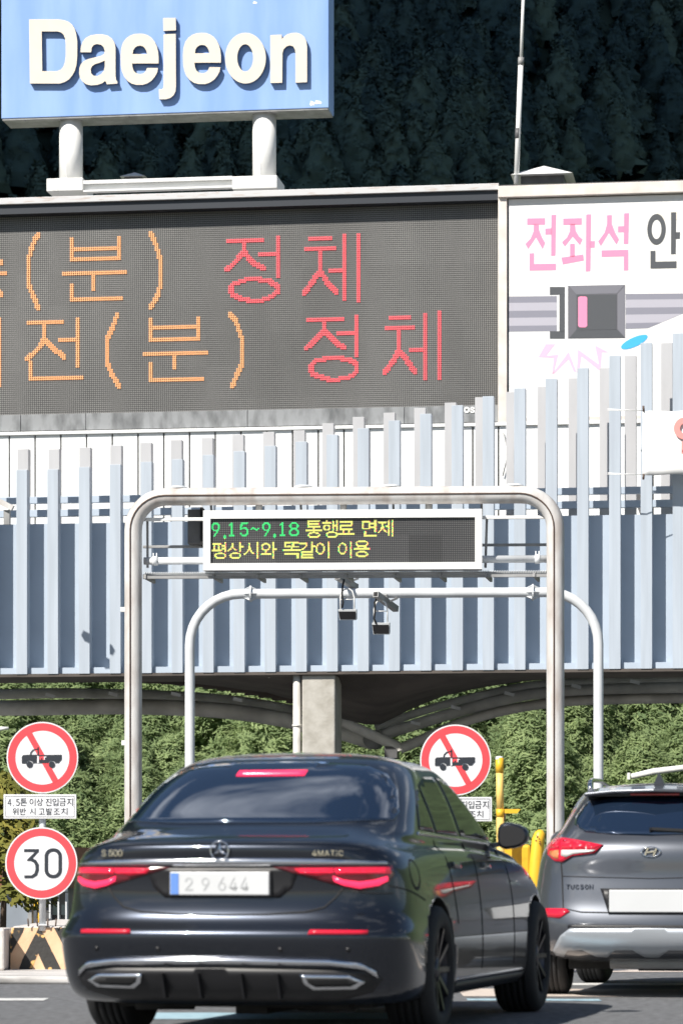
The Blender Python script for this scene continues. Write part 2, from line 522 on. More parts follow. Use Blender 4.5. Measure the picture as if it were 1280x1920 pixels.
def slope_z(x, y):
    a = max(0.0, y - 84) * 0.50
    b = max(0.0, abs(x) - 26) * 0.45
    h = math.sqrt(a * a + b * b)
    h = h - 1.6 * math.exp(-((h) / 1.6)) * (h > 0)
    h += 0.5 * math.sin(x * 0.31 + 1) * math.sin(y * 0.23) * min(1, h / 3)
    return min(h, 26) if h > 0 else -0.03


terrain('hillside', slope_z, -80, 80, 54, 40, 170, 44, M_hillside)


def mount_z(x, y):
    # steep spur that falls away to the right; the added cloud shades it
    r = (y - 330) * 0.75 - (x + 0) * 0.55
    h = 20 + r + 7 * math.sin(x * 0.045 + 0.7) + 6 * math.sin(x * 0.03 + y * 0.05) + 4 * math.sin(x * 0.11 - y * 0.03)
    return max(-5, min(h, 330))


terrain('mountain', mount_z, -420, 420, 85, 270, 760, 50, M_darkhill)

# added clouds out of view; the largest is placed to shade the mountain
def added_cloud(centre, rx, ry, rz, seed):
    rg = random.Random(seed)
    mb = MB()
    for i in range(26):
        a = rg.uniform(0, 6.28); q = math.sqrt(rg.random()) * .8
        cx, cy = centre[0] + rx * q * math.cos(a), centre[1] + ry * q * math.sin(a)
        s_ = (1 - q * .55) * rg.uniform(.42, .62) * min(rx, ry)
        prof_ = [(s_ * math.sin(t_ * math.pi / 9) * (1 + .06 * math.sin(t_ * 2 + i)), -s_ * rz * math.cos(t_ * math.pi / 9)) for t_ in range(10)]
        mb.lathe(prof_, (cx, cy, centre[2] + rg.uniform(-.1, .3) * s_ * rz), 'z', 16)
    build('added_cloud', mb, M_cloud, kind='structure')


hd = Vector((SUN.x, SUN.y, 0)).normalized()
dist_ = 560.0
tgt = Vector((0, 445, 90))
cp = tgt + hd * dist_ + Vector((0, 0, dist_ * SUN.z / math.hypot(SUN.x, SUN.y)))
added_cloud(cp, 165, 150, .45, 1)
added_cloud((-260, -900, 640), 170, 120, .5, 2)
added_cloud((420, -700, 700), 130, 110, .5, 3)

# ------------------------------------------------------------------ foliage
def blades(cs, dirs, length, width, rng, n_each):
    """numpy: n_each thin leaf quads at every centre, spread about dirs; returns verts, shade"""
    N = len(cs)
    c = np.repeat(cs, n_each, 0); d = np.repeat(dirs, n_each, 0)
    o = d / (np.linalg.norm(d, axis=1, keepdims=True) + 1e-9)
    c = c + rng.normal(0, length * .45, c.shape)
    # leaves lie mostly across the outward direction, turned to the light
    d = rng.normal(0, 1, d.shape) + np.array([0, 0, 0.5])
    d = d - (d * o).sum(1, keepdims=True) * o * 0.8
    d /= np.linalg.norm(d, axis=1, keepdims=True) + 1e-9
    s = np.cross(d, o) + rng.normal(0, .2, d.shape); s /= np.linalg.norm(s, axis=1, keepdims=True) + 1e-9
    L = length * rng.uniform(0.6, 1.2, (len(c), 1)); Wd = width * rng.uniform(0.7, 1.3, (len(c), 1))
    v = np.stack([c - s * Wd * .5, c + s * Wd * .5, c + d * L + s * Wd * .3, c + d * L - s * Wd * .3], 1)
    # wind every leaf so that it faces out of its clump
    out = np.repeat(dirs, n_each, 0)
    g = np.cross(v[:, 1] - v[:, 0], v[:, 2] - v[:, 1])
    fl = (g * out).sum(1) < 0
    v[fl] = v[fl][:, ::-1]
    return v


def foliage_mesh(name, quads, shade, m, soft=None):
    n = len(quads)
    me = bpy.data.meshes.new(name)
    me.vertices.add(n * 4); me.loops.add(n * 4); me.polygons.add(n)
    me.vertices.foreach_set('co', quads.reshape(-1).astype(np.float32))
    me.loops.foreach_set('vertex_index', np.arange(n * 4, dtype=np.int32))
    me.polygons.foreach_set('loop_start', np.arange(0, n * 4, 4, dtype=np.int32))
    a = me.attributes.new('shade', 'FLOAT', 'POINT')
    a.data.foreach_set('value', np.repeat(shade, 4).astype(np.float32))
    me.materials.append(m)
    me.update(calc_edges=True)
    if soft is not None:
        # leaves take the direction of their clump, so that a clump shades as one soft mass
        nn = soft / (np.linalg.norm(soft, axis=1, keepdims=True) + 1e-9)
        me.polygons.foreach_set('use_smooth', np.ones(n, dtype=bool))
        me.normals_split_custom_set_from_vertices(np.repeat(nn, 4, 0).tolist())
    return me


def crown_quads(seed, h, r, tufts, each, L, W, base=0.15, power=0.8):
    rng = np.random.default_rng(seed)
    t = rng.uniform(0, 1, tufts) ** 0.8
    z = h * (base + (1 - base) * t)
    ang = rng.uniform(0, 2 * np.pi, tufts)
    # whorled, lobed outline
    lob = 1 + 0.22 * np.sin(ang * 5 + seed) * np.sin(z / h * 17 + seed) + 0.15 * np.sin(ang * 3 + z * 2.1)
    rad = r * ((1 - t) ** power * 0.95 + 0.08) * lob
    rr = rad * np.sqrt(rng.uniform(0.25, 1.0, tufts))
    c = np.stack([rr * np.cos(ang), rr * np.sin(ang), z + rng.normal(0, .08, tufts) * h * .15], 1)
    d = np.stack([np.cos(ang), np.sin(ang), np.full(tufts, 0.75)], 1)
    q = blades(c, d, L, W, rng, each)
    sh = np.repeat(np.clip(rng.normal(0.5, 0.28, tufts), 0, 1), each)
    nd = d / np.linalg.norm(d, axis=1, keepdims=True) + rng.normal(0, 0.10, d.shape)
    nd[:, 2] += 0.55
    return q, sh, np.repeat(nd, each, 0)


def core_quads(seed, h, r, n, m, base=0.1, power=0.8, fill=0.78):
    """lumpy inner mass of a crown, as loose quads"""
    rg = np.random.default_rng(seed + 900)
    ph = rg.uniform(0, 6.28, 4)
    T, A = np.meshgrid(np.linspace(0, 1, m + 1), np.linspace(0, 2 * np.pi, n + 1), indexing='ij')
    z = h * (base + (1 - base) * T) * 0.97
    lob = 1 + 0.22 * np.sin(A * 5 + seed) * np.sin(z / h * 17 + seed) + 0.15 * np.sin(A * 3 + z * 2.1) + 0.16 * np.sin(A * 4 + ph[0]) * np.sin(T * 14 + ph[1])
    rad = r * fill * ((1 - T) ** power * 0.95 + 0.03) * lob * np.minimum(1, T * 9 + .25)
    P = np.stack([rad * np.cos(A), rad * np.sin(A), z], -1)
    q = np.stack([P[:-1, :-1], P[:-1, 1:], P[1:, 1:], P[1:, :-1]], 2).reshape(-1, 4, 3)
    c = q.mean(1); d = c.copy(); d[:, 2] = 0; d /= np.linalg.norm(d, axis=1, keepdims=True) + 1e-6; d[:, 2] = 0.5
    g = np.cross(q[:, 1] - q[:, 0], q[:, 2] - q[:, 1]); fl = (g * d).sum(1) < 0; q[fl] = q[fl][:, ::-1]
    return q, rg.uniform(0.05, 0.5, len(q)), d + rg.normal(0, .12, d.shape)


def crown_full(seed, h, r, tufts, each, L, W, base, power, n, m, fill=0.78):
    a = crown_quads(seed, h, r, tufts, each, L, W, base, power); b = core_quads(seed, h, r, n, m, base, power, fill)
    return tuple(np.concatenate([x, y]) for x, y in zip(a, b))


rng = np.random.default_rng(5)
random.seed(11)
pine_kinds = []
for k in range(5):
    h = 4.2 + 0.5 * k
    q, sh, nd = crown_full(k * 7 + 1, h, 1.5 + 0.1 * k, 1500, 10, 0.16, 0.040, 0.04, 0.7, 26, 26, 0.68)
    fm = foliage_mesh('crown', q, sh, M_pine, nd)
    mb = MB(); mb.tube([(0, 0, -0.4), (0.05, 0, h * 0.5), (0.0, 0.03, h * 0.95)], [0.11, 0.07, 0.015], 6)
    for b in range(5):
        a = b * 2.4; zz = h * (0.2 + 0.13 * b)
        mb.tube([(0, 0, zz), (0.8 * math.cos(a), 0.8 * math.sin(a), zz + 0.45)], [0.03, 0.01], 4)
    tm = bpy.data.meshes.new('trunk'); tm.from_pydata(mb.v, [], mb.f); tm.materials.append(M_bark); tm.update()
    pine_kinds.append((fm, tm))
cnt = 0
y = 86.0
row = 0
while y < 121:
    half = y * 0.112 + 1.6
    x = -half + (row % 2) * 0.8
    while x < half and cnt < 290:
        px, py = x + random.uniform(-.5, .5), y + random.uniform(-.6, .6)
        fm, tm = pine_kinds[random.randrange(5)]
        e = bpy.data.objects.new('pine_tree', None); COL.objects.link(e)
        e.location = (px, py, slope_z(px, py) - 0.1)
        e.rotation_euler = (random.uniform(-.08, .08), random.uniform(-.08, .08), random.uniform(0, 6.28))
        s = random.uniform(0.62, 1.15); e.scale = (s * 1.15, s * 1.15, s * .82)
        tag(e, 'young green pine growing on the sunlit slope behind the toll gate', 'tree', 'young pines covering the sunlit slope')
        link_mesh('crown', fm, e); link_mesh('trunk', tm, e)
        cnt += 1
        x += 1.5 + 0.02 * (y - 86)
    y += 1.8 + 0.05 * (y - 86)
    row += 1

# undergrowth between the pines: uncountable
N = 34000
rx = rng.uniform(-17, 17, N); ry = 84 + 50 * rng.uniform(0, 1, N) ** 1.3
cs = np.stack([rx, ry, np.array([slope_z(a, b) for a, b in zip(rx, ry)]) + 2.8 * rng.uniform(0, 1, N) ** 1.6], 1)
dd = np.tile(np.array([[0, -0.3, 1.0]]), (N, 1))
q = blades(cs, dd, 0.20, 0.05, rng, 8)
o = link_mesh('undergrowth', foliage_mesh('undergrowth', q, np.repeat(np.clip(rng.normal(.55, .3, N), 0, 1), 8), M_pine, np.repeat(dd + np.array([[0, -0.5, 0]]) + rng.normal(0, .2, (N, 3)), 8, 0)))
tag(o, 'mass of green undergrowth filling the slope between the pines', 'undergrowth', kind='stuff')

# far dark forest: one mass
qs, ss, nn_ = [], [], []
random.seed(4)
nt_ = 0
y = 336.0
while y < 520:
    half = y * 0.108 + 14
    x = -half
    while x < half:
        px, py = x + random.uniform(-1.6, 1.6), y + random.uniform(-1.8, 1.8)
        z = mount_z(px, py)
        top = EYE + 1700 * py / FPX
        if z < top and z > EYE + 1150 * py / FPX - 14:
            h = random.uniform(7, 13)
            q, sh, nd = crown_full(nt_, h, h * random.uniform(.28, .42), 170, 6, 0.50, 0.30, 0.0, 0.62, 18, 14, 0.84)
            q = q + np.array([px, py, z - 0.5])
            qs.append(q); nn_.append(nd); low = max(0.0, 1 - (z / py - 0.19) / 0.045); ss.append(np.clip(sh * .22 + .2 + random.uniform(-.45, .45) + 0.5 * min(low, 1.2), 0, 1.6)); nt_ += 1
        x += random.uniform(4.4, 6.6)
    y += 5.0
print('forest trees', nt_, 'pines', cnt)
if qs:
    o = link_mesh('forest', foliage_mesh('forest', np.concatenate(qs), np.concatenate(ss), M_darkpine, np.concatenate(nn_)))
    tag(o, 'dark evergreen forest covering the shaded mountain behind the toll building', 'forest', kind='stuff')

# yellowing shrub by the left signs
q, sh, nd = crown_quads(77, 1.7, 0.8, 300, 10, 0.11, 0.05, base=0.0, power=0.45)
e = thing('shrub', 'yellowing leafy shrub behind the 30 sign at the left edge', 'shrub', at=(-4.55, 43, 0.45))
link_mesh('leaves', foliage_mesh('leaves', q, sh, M_yleaf, nd), e)
mb = MB(); mb.tube([(-4.55, 43, -0.05), (-4.5, 43, 1.6)], [0.05, 0.02], 6)
build('stem', mb, M_bark, e)

# ------------------------------------------------------------------ toll canopy with its fins
FC = Frame(60)
c0 = FC.t(640)
e = thing('toll_canopy', 'wide toll gate canopy faced with pale blue vertical fins over the road', 'canopy', FC.M, (c0, 0, 0))
CAN = e
blue = [(31, 881), (89, 880), (148, 875.6), (206, 871), (264, 866), (322, 861), (380, 853), (438, 846), (496, 836), (554, 828), (612, 815), (670, 803), (728, 788.6),
        (787, 776), (846, 760), (904, 743), (963, 728), (1022, 710), (1081, 690), (1141, 667), (1200, 643), (1260, 625)]
blue = [(-86, 884), (-27, 882)] + blue + [(1320, 604), (1380, 585)]
zbot = FC.z(640, 1259)
FW = FC.t(662) - FC.t(641)
xs_f = []
for px, ty in blue:
    # nearly even spacing, real metres
    t = FC.t(px)
    xs_f.append(t)
    mb = MB(); mb.box(t, t + FW, 0, 0.22, zbot, FC.z(px, ty))
    build('fin', mb, M_fin, e, FC.M, bevel=0.006)
zr_top = FC.z(640, 973.5, 0.38); zr_bot = FC.z(640, 1248, 0.38)
for a, b in zip(xs_f, xs_f[1:]):
    mb = MB(); mb.box(a + FW * .5, b + FW * .5 - 0.006, 0.38, 0.46, zr_bot - 0.12, zr_top)
    build('recess_panel', mb, M_recess, e, FC.M)
    mb = MB(); mb.box(a + FW + 0.003, b - 0.003, 0.10, 0.377, zbot + 0.012, FC.z(640, 1247, 0.1))
    build('ledge', mb, M_recess, e, FC.M)
# rear white fins
white = [(33, 842), (91, 842), (149, 839), (207, 835), (263, 830), (320, 825), (378, 821), (435.5, 815), (493, 810), (550, 807), (604, 794), (661, 782), (718.5, 774), (776, 765),
         (833, 755), (890, 745), (948, 735), (1007, 725), (1065, 709), (1123, 690), (1170, 667), (1238, 643)]
zc = FC.z(640, 990, 1.0)
for px, ty in white:
    t = FC.t(px, 1.0)
    mb = MB(); mb.box(t, t + FW * 1.03, 1.0, 1.2, zc, FC.z(px, ty, 1.0))
    build('rear_fin', mb, M_finw, e, FC.M, bevel=0.006)
x0, x1 = FC.t(-140), FC.t(1420)
for (ya, yb) in ((921.5, 934.5), (946.5, 960)):
    mb = MB(); mb.box(x0, x1, 0.62, 0.74, FC.z(640, yb, .62), FC.z(640, ya, .62))
    build('rail', mb, M_recess, e, FC.M, bevel=0.005)
# soffit: flat dark slab and the two curved membrane vaults that meet in a valley
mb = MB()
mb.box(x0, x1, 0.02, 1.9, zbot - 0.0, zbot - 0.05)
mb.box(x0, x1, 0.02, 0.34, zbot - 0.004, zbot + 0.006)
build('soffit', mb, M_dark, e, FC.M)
mb = MB(); mb.box(x0, x1, 0.51, 2.0, zr_bot, zr_bot + 0.1)
build('roof_deck', mb, M_steel, e, FC.M)

prof = [(-140, 1262), (240, 1266), (330, 1275), (420, 1288), (500, 1300), (547, 1314), (600, 1330), (640, 1344), (685, 1355), (712, 1355), (735, 1344), (770, 1326), (830, 1302), (900, 1286), (980, 1274), (1080, 1267), (1250, 1264), (1420, 1262)]
mb = MB()
vs, fs = [], []
n = len(prof)
K = [0.36, 1.5, 3.5, 5.6]
for j, k in enumerate(K):
    u = j / (len(K) - 1)
    for px, py in prof:
        yy = 1259 + (py - 1257) * u ** 0.6
        vs.append(FC.p(px, yy + 1.5, k))
vs2 = [(a, b, c + 0.05) for a, b, c in vs]
for j in range(len(K) - 1):
    for i in range(n - 1):
        a = j * n + i
        fs.append((a, a + 1, a + n + 1, a + n))
N0 = len(vs)
fs += [tuple(N0 + i for i in f[::-1]) for f in fs]
mb.add(vs + vs2, fs, smooth=True)
last = (len(K) - 1) * n
mb2 = MB()
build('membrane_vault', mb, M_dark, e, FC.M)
# stepped edge seen against the slope on the left
mb = MB()
for i, px in enumerate(range(250, 560, 26)):
    u = i / 12
    y0 = 1272 + 44 * u ** 1.6
    mb.box(FC.t(px, 4.5), FC.t(px + 26, 4.5), 4.5, 4.7, FC.z(px, y0 + 8, 4.5), FC.z(px, 1262, 4.5))
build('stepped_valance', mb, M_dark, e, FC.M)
mb = MB()
a = FC.p(478, 1262, 0.3); b = FC.p(555, 1262, 0.3); c = FC.p(515, 1275, 1.1); d_ = FC.p(515, 1262, 1.6)
mb.add([a, b, c, d_], [(0, 1, 2), (1, 3, 2), (3, 0, 2), (0, 3, 1)])
build('valley_bracket', mb, M_beam, e, FC.M)

# ------------------------------------------------------------------ arched tube truss behind the canopy
FA = Frame(67)
e = thing('arched_truss', 'double tube arched roof truss under the toll canopy', 'roof truss', FA.M, (FA.t(700), 0, 0))


def arch(pts, r, k, name='arch_tube', m=M_beam):
    P = [Vector(FA.p(x, y, k)) for x, y in pts]
    # smooth the polyline
    Q = []
    for i in range(len(P) - 1):
        p0 = P[max(i - 1, 0)]; p1 = P[i]; p2 = P[i + 1]; p3 = P[min(i + 2, len(P) - 1)]
        for j in range(5):
            t = j / 5
            Q.append(0.5 * ((2 * p1) + (-p0 + p2) * t + (2 * p0 - 5 * p1 + 4 * p2 - p3) * t * t + (-p0 + 3 * p1 - 3 * p2 + p3) * t ** 3))
    Q.append(P[-1])
    mb = MB(); mb.tube(Q, r, 14)
    return build(name, mb, m, e, FA.M)


s67 = 67 / FPX
arch([(-140, 1308), (60, 1300), (240, 1302), (400, 1310), (520, 1326), (620, 1350), (700, 1382)], 10 * s67, 0.5, 'upper_arch_tube')
arch([(-140, 1328), (60, 1327), (240, 1325), (400, 1331), (520, 1347), (620, 1368), (700, 1392)], 15 * s67, 0, 'lower_arch_tube')
arch([(704, 1366), (771, 1340), (852, 1316), (945, 1294), (1030, 1282), (1200, 1275), (1420, 1273)], 8 * s67, 0.5, 'upper_arch_tube')
arch([(715, 1378), (780, 1358), (852, 1336), (945, 1311), (1030, 1298), (1200, 1291), (1420, 1288)], 11 * s67, 0, 'lower_arch_tube')
arch([(750, 1404), (794, 1385), (864, 1355), (945, 1332), (1030, 1318), (1118, 1312), (1280, 1309), (1420, 1308)], 9.5 * s67, -0.6, 'front_arch_tube')
arch([(640, 1352), (690, 1375), (745, 1400), (752, 1408)], 10 * s67, -0.6, 'front_arch_tube')
mb = MB()
x, k, z = FA.p(698, 1386, -0.25)
mb.lathe([(0.0, 0), (0.2, 0), (0.2, 0.5), (0.0, 0.5)], (x, k, z), 'y', 20)
build('node_plate', mb, M_steel, e, FA.M)
mb = MB()
mb.box(FA.t(728), FA.t(752), -0.7, -0.3, FA.z(740, 1425), FA.z(740, 1402))
build('node_bracket', mb, M_dsteel, e, FA.M, bevel=0.01)
for px, py in ((97, 1305), (215, 1303), (332, 1303), (448, 1313), (780, 1357), (855, 1328), (955, 1302), (1080, 1288), (1190, 1280), (880, 1350)):
    x, k, z = FA.p(px, py, -0.05)
    mb = MB(); mb.bar((x - 0.1, k - 0.12, z + 0.03), (x + 0.1, k - 0.12, z - 0.02), 0.03, 0.07)
    build('tube_clip', mb, M_white, e, FA.M)

FK = Frame(60.1)
e = thing('canopy_column', 'square concrete column holding up the toll canopy', 'column', FK.M, (FK.t(600), 0, 0))
mb = MB(); mb.box(FK.t(566), FK.t(628), 0, 0.9, -0.02, zbot - 0.052)
build('shaft', mb, M_conc, e, FK.M, bevel=0.03)
mb = MB(); xx = FK.t(555)
mb.tube([(xx, 0.1, 0), (xx, 0.1, FK.z(555, 1262))], 0.075, 12)
mb.tube([(xx, 0.1, FK.z(555, 1362)), (xx, 0.1, FK.z(555, 1358))], 0.09, 12)
build('drain_pipe', mb, M_beam, e, FK.M)

# ------------------------------------------------------------------ toll building wall, display board, billboard
FB = Frame(64.5)
e = thing('toll_building', 'white panelled toll building wall behind the canopy fins', 'building', FB.M, (FB.t(640), 0, 0))
xw0, xw1 = FB.t(-150), FB.t(1430)
mb = MB(); mb.box(xw0, xw1, 0.1, 6.0, 5.5, FB.z(640, 792))
build('wall', mb, M_black, e, FB.M)
ztop = FB.z(640, 805); zl = 5.5
px = -125.0
while px < 1400:
    a, b = FB.t(px), FB.t(px + 45.0)
    mb = MB(); mb.box(a, b, 0, 0.097, zl, ztop)
    build('wall_panel', mb, M_wall, e, FB.M)
    px += 48.2
mb = MB(); mb.box(xw0, xw1, -0.06, 0.1, ztop + 0.004, ztop + 0.07)
build('wall_coping', mb, M_wall, e, FB.M, bevel=0.008)
mb = MB()
mb.box(FB.t(-150), FB.t(930), 0.6, 6, ztop + 0.10, FB.z(640, 372))
mb.box(FB.t(937), FB.t(1430), 0.12, 6, ztop + 0.10, FB.z(1100, 353))
build('upper_block', mb, M_steel, e, FB.M)
mb = MB()
x, k, z = FB.p(1105, 935, -0.02)
mb.tube([(x - .14, -.03, FB.z(1105, 968)), (x - .1, -.05, FB.z(1105, 950)), (x, -.05, FB.z(1105, 942)), (x + .1, -.04, FB.z(1105, 940))], 0.012, 6)
build('loose_wire', mb, M_black, e, FB.M)
mb = MB()
x, k, z = FB.p(948, 800)
mb.tube([(x - .05, -.03, FB.z(945, 812)), (x + .05, -.06, FB.z(945, 850)), (x - .06, -.05, FB.z(945, 893))], 0.012, 6)
build('loose_wire', mb, M_steel, e, FB.M)
for px, ya, yb in ((1196, 925, 970), (1244, 920, 968)):
    pass
mb = MB()
mb.prism([FB.p(1183, 921, -.3)[::2], FB.p(1200, 921, -.3)[::2], FB.p(1200, 968, -.3)[::2]], -0.3, -0.28)
build('brace_plate', mb, M_dsteel, e, FB.M)

# display board
a0 = (FB.t(-150), 0, FB.z(640, 800))
e = thing('display_board', 'large dark display board with orange and red dot lettering', 'display board', FB.M, a0)
BRD = e
PB = 3.80 * 64.9 / FPX     # lamp pitch
M_big = dot_mat('display_dots', PB, (0.20, 0.197, 0.19), (0.035, 0.035, 0.036), ax=0.37, module=PB * 16, amp=0.10)
xr = FB.t(933)
zt, zb = FB.z(465, 376), FB.z(465, 766)
kf = 0.30          # the lamp face lies behind the frame
mb = MB(); mb.box(FB.t(-150), xr, kf, kf + 0.15, zb - 0.02, zt + 0.05)
build('lamp_face', mb, M_big, e, FB.M)
mb = MB(); mb.box(FB.t(-150), xr + 0.02, -0.05, 1.2, zt + 0.06, zt + 0.19)
build('top_flashing', mb, M_flash, e, FB.M, bevel=0.01)
mb = MB(); mb.box(FB.t(-150), xr, 0.02, 0.5, zt - 0.13, zt + 0.055)
build('head_shade_strip', mb, M_ink, e, FB.M)  # black strip painted for the shade under the roof overhang
# sill plates
ps = [-118, -42, 38, 160, 463, 757, 933]
for a, b in zip(ps, ps[1:]):
    mb = MB(); mb.box(FB.t(a) + 0.006, FB.t(b) - 0.006, 0.06, 0.5, FB.z(465, 799), FB.z(465, 768))
    build('sill_plate', mb, M_sill, e, FB.M, bevel=0.004)
mb = MB(); mb.box(FB.t(933.5), FB.t(950), -0.05, 0.45, FB.z(940, 797), FB.z(940, 353))
build('side_post', mb, M_cream, e, FB.M, bevel=0.008)
# lit lamps
lit = {}


def cell(x, y):
    t, k, z = FB.p(x, y, kf)
    return (int(math.floor((t - a0[0]) / PB)), int(math.floor((z - a0[2]) / PB)))


def stroke(pts, c, th=0.92):
    G = []
    for x, y in pts:          # strokes run along the seams between lamps, so that they are two lamps wide
        T, _, Z = FB.p(x, y, kf)
        G.append((round((T - a0[0]) / PB), round((Z - a0[2]) / PB)))
    for (xa, ya), (xb, yb) in zip(G, G[1:]):
        if abs(xb - xa) > 12 and abs(yb - ya) < 2: yb = ya
        if abs(yb - ya) > 12 and abs(xb - xa) < 2: xb = xa
        n = max(1, int(math.hypot(xb - xa, yb - ya) * 3))
        for i in range(n + 1):
            x = xa + (xb - xa) * i / n; y = ya + (yb - ya) * i / n
            for di in (-1, 0):
                for dj in (-1, 0):
                    i0, j0 = math.floor(x + .5) + di, math.floor(y + .5) + dj
                    lit[(i0, j0)] = c


def shift(pts, dx, dy): return [(x + dx, y + dy) for x, y in pts]


def ell(cx, cy, rx, ry, n=40): return [(cx + rx * math.cos(2 * math.pi * i / n), cy + ry * math.sin(2 * math.pi * i / n)) for i in range(n + 1)]


paren_l = [(72, 441), (66, 452), (59, 471), (53.5, 488), (53.5, 533), (60, 552), (73, 578)]
paren_r = [(283, 438), (291, 453), (299, 475), (303, 488), (303, 532), (296, 550), (284, 576)]
bun = [[(134, 449), (134, 486), (222, 484), (222, 448)], [(134, 467), (222, 465.5)], [(121, 513), (236, 511.5)], [(176.5, 513), (176.5, 541)], [(134.5, 534), (134.5, 562), (229, 561)]]
jeong = [[(427, 451.5), (492, 450)], [(458.5, 451), (458.5, 472), (447, 487), (430, 501), (424, 507)], [(458.5, 472), (470, 487), (480, 496), (495, 504)],
         [(520, 444), (520, 518)], [(487, 478), (518, 477.5)], ell(476.4, 543.5, 44, 20)]
che = [[(583, 449.5), (618, 448.5)], [(575, 468.5), (626, 467)], [(600, 468), (600, 508), (590, 524), (572, 550)], [(600, 508), (612, 528), (629, 549)],
       [(620, 506.5), (645, 506)], [(646, 441), (646, 562)], [(672.6, 440), (672.6, 562)]]
jeon = [[(53, 606), (118, 605)], [(85, 606), (85, 635), (75, 650), (60, 665), (50, 671)], [(85, 635), (95, 650), (108, 662), (121, 671)],
        [(146.5, 599), (146.5, 685)], [(114, 636.5), (146, 636)], [(59, 680), (59, 712), (153, 712)]]
for s_ in (paren_l, paren_r): stroke(s_, 'o')
for s_ in bun: stroke(s_, 'o')
for s_ in jeong + che: stroke(s_, 'r')
for s_ in jeon: stroke(s_, 'o')
stroke(shift(paren_l, 149.5, 149), 'o'); stroke(shift(paren_r, 150, 149), 'o')
for s_ in bun: stroke(shift(s_, 150, 149.5), 'o')
for s_ in jeong + che: stroke(shift(s_, 149, 148), 'r')
stroke([(1, 600), (1, 722)], 'o'); stroke([(0, 514), (9, 514)], 'o'); stroke([(0, 490), (2, 495)], 'o'); stroke([(0, 546), (2, 555)], 'o')
random.seed(8)
mbs = {'o': MB(), 'r': MB()}
for (i, j), c in lit.items():
    t = a0[0] + (i + .5) * PB; z = a0[2] + (j + .5) * PB
    rr = PB * 0.47
    b = mbs[c]
    n = 6
    vs = [(t + rr * math.cos(q * math.pi / 3) * .85, kf - 0.02, z + rr * math.sin(q * math.pi / 3)) for q in range(6)] + [(t + rr * math.cos(q * math.pi / 3) * .85, kf - 0.002, z + rr * math.sin(q * math.pi / 3)) for q in range(6)]
    b.add(vs, [(0, 1, 2, 3, 4, 5)] + [(q, q + 6, (q + 1) % 6 + 6, (q + 1) % 6) for q in range(6)])
build('orange_lamps', mbs['o'], M_ledo, e, FB.M, kind='stuff')
build('red_lamps', mbs['r'], M_ledr, e, FB.M, kind='stuff')

# billboard
a1 = (FB.t(952), 0, FB.z(1110, 797))
e = thing('billboard', 'white seat belt billboard with pink and grey Korean lettering', 'billboard', FB.M, a1)
BIL = e
xb0, xb1 = FB.t(952.5), FB.t(1430)
mb = MB(); mb.box(xb0, xb1, 0.02, 0.10, FB.z(1110, 782), FB.z(1110, 369))
build('sheet', mb, M_poster, e, FB.M)
mb = MB(); mb.box(FB.t(934), xb1, -0.12, 0.5, FB.z(1110, 367), FB.z(1110, 346))
build('top_frame', mb, M_cream, e, FB.M, bevel=0.01)
mb = MB(); mb.box(xb0, xb1, -0.04, 0.3, FB.z(1110, 796), FB.z(1110, 781))
build('bottom_frame', mb, M_cream, e, FB.M, bevel=0.008)
mb = MB(); mb.box(FB.t(930), xb1, 0.0, 6, FB.z(1110, 345.5), FB.z(1110, 342))
build('roof_edge', mb, M_dsteel, e, FB.M)


def prt(name, polys, m, lvl=1, rings=()):
    mb = MB()
    for poly in polys:
        P = [FB.p(x, y, 0.02) for x, y in poly]
        mb.prism([(p[0], p[2]) for p in P], 0.02 - 0.003 * lvl, 0.0205 - 0.003 * (lvl - 1))
    return build(name, mb, m, e, FB.M)


def zz(pts, ox=960, oy=380, s=4.0): return [(ox + x / s, oy + y / s) for x, y in pts]


def stroke_poly(pts, w):
    out = []
    L, Rr = [], []
    for i, (x, y) in enumerate(pts):
        a = pts[max(i - 1, 0)]; b = pts[min(i + 1, len(pts) - 1)]
        dx, dy = b[0] - a[0], b[1] - a[1]; l = math.hypot(dx, dy)
        L.append((x - dy / l * w / 2, y + dx / l * w / 2)); Rr.append((x + dy / l * w / 2, y - dx / l * w / 2))
    return L + Rr[::-1]


jeon_p = [zz([(110, 118), (245, 116), (245, 166), (110, 168)]),
          zz([(160, 160), (197, 160), (200, 205), (222, 262), (246, 302), (226, 350), (176, 262), (118, 348), (96, 310), (135, 270), (158, 215)]),
          zz([(291, 92), (328, 90), (322, 398), (289, 400)]), zz([(246, 194), (294, 192), (294, 239), (246, 241)]),
          zz([(128, 380), (163, 379), (162, 460), (327, 457), (327, 507), (127, 510)])]
jwa_p = [zz([(380, 119), (520, 116), (519, 166), (379, 168)]), zz([(431, 160), (468, 160), (474, 210), (498, 252), (526, 276), (505, 320), (451, 255), (392, 331), (370, 296), (408, 262), (430, 215)]),
         zz([(431, 308), (467, 308), (467, 405), (431, 410)]), zz([(366, 412), (530, 388), (536, 434), (377, 464)]),
         zz([(552, 88), (590, 87), (584, 515), (549, 517)]), zz([(580, 289), (618, 288), (616, 338), (580, 338)])]
seok_p = [zz([(708, 94), (744, 93), (745, 160), (772, 230), (799, 275), (779, 316), (722, 228), (662, 327), (641, 291), (690, 225), (708, 160)]),
          zz([(836, 80), (874, 78), (868, 311), (833, 311)]), zz([(790, 177), (838, 176), (838, 222), (790, 224)]), zz([(667, 358), (868, 353), (868, 509), (834, 510), (834, 403), (667, 408)])]
prt('pink_lettering', jeon_p, M_pink); prt('pink_lettering', jwa_p, M_pink); prt('pink_lettering', seok_p, M_pink)
prt('cream_wash', [zz([(1080, 0), (1500, 0), (1500, 130), (1080, 130)])], M_pcream, 1)
mb = MB()
cx, k, cz = FB.p(960 + 1079 / 4, 380 + 200 / 4, 0.02)
sc_ = 64.5 / FPX
n = 48
P0, P1 = [], []
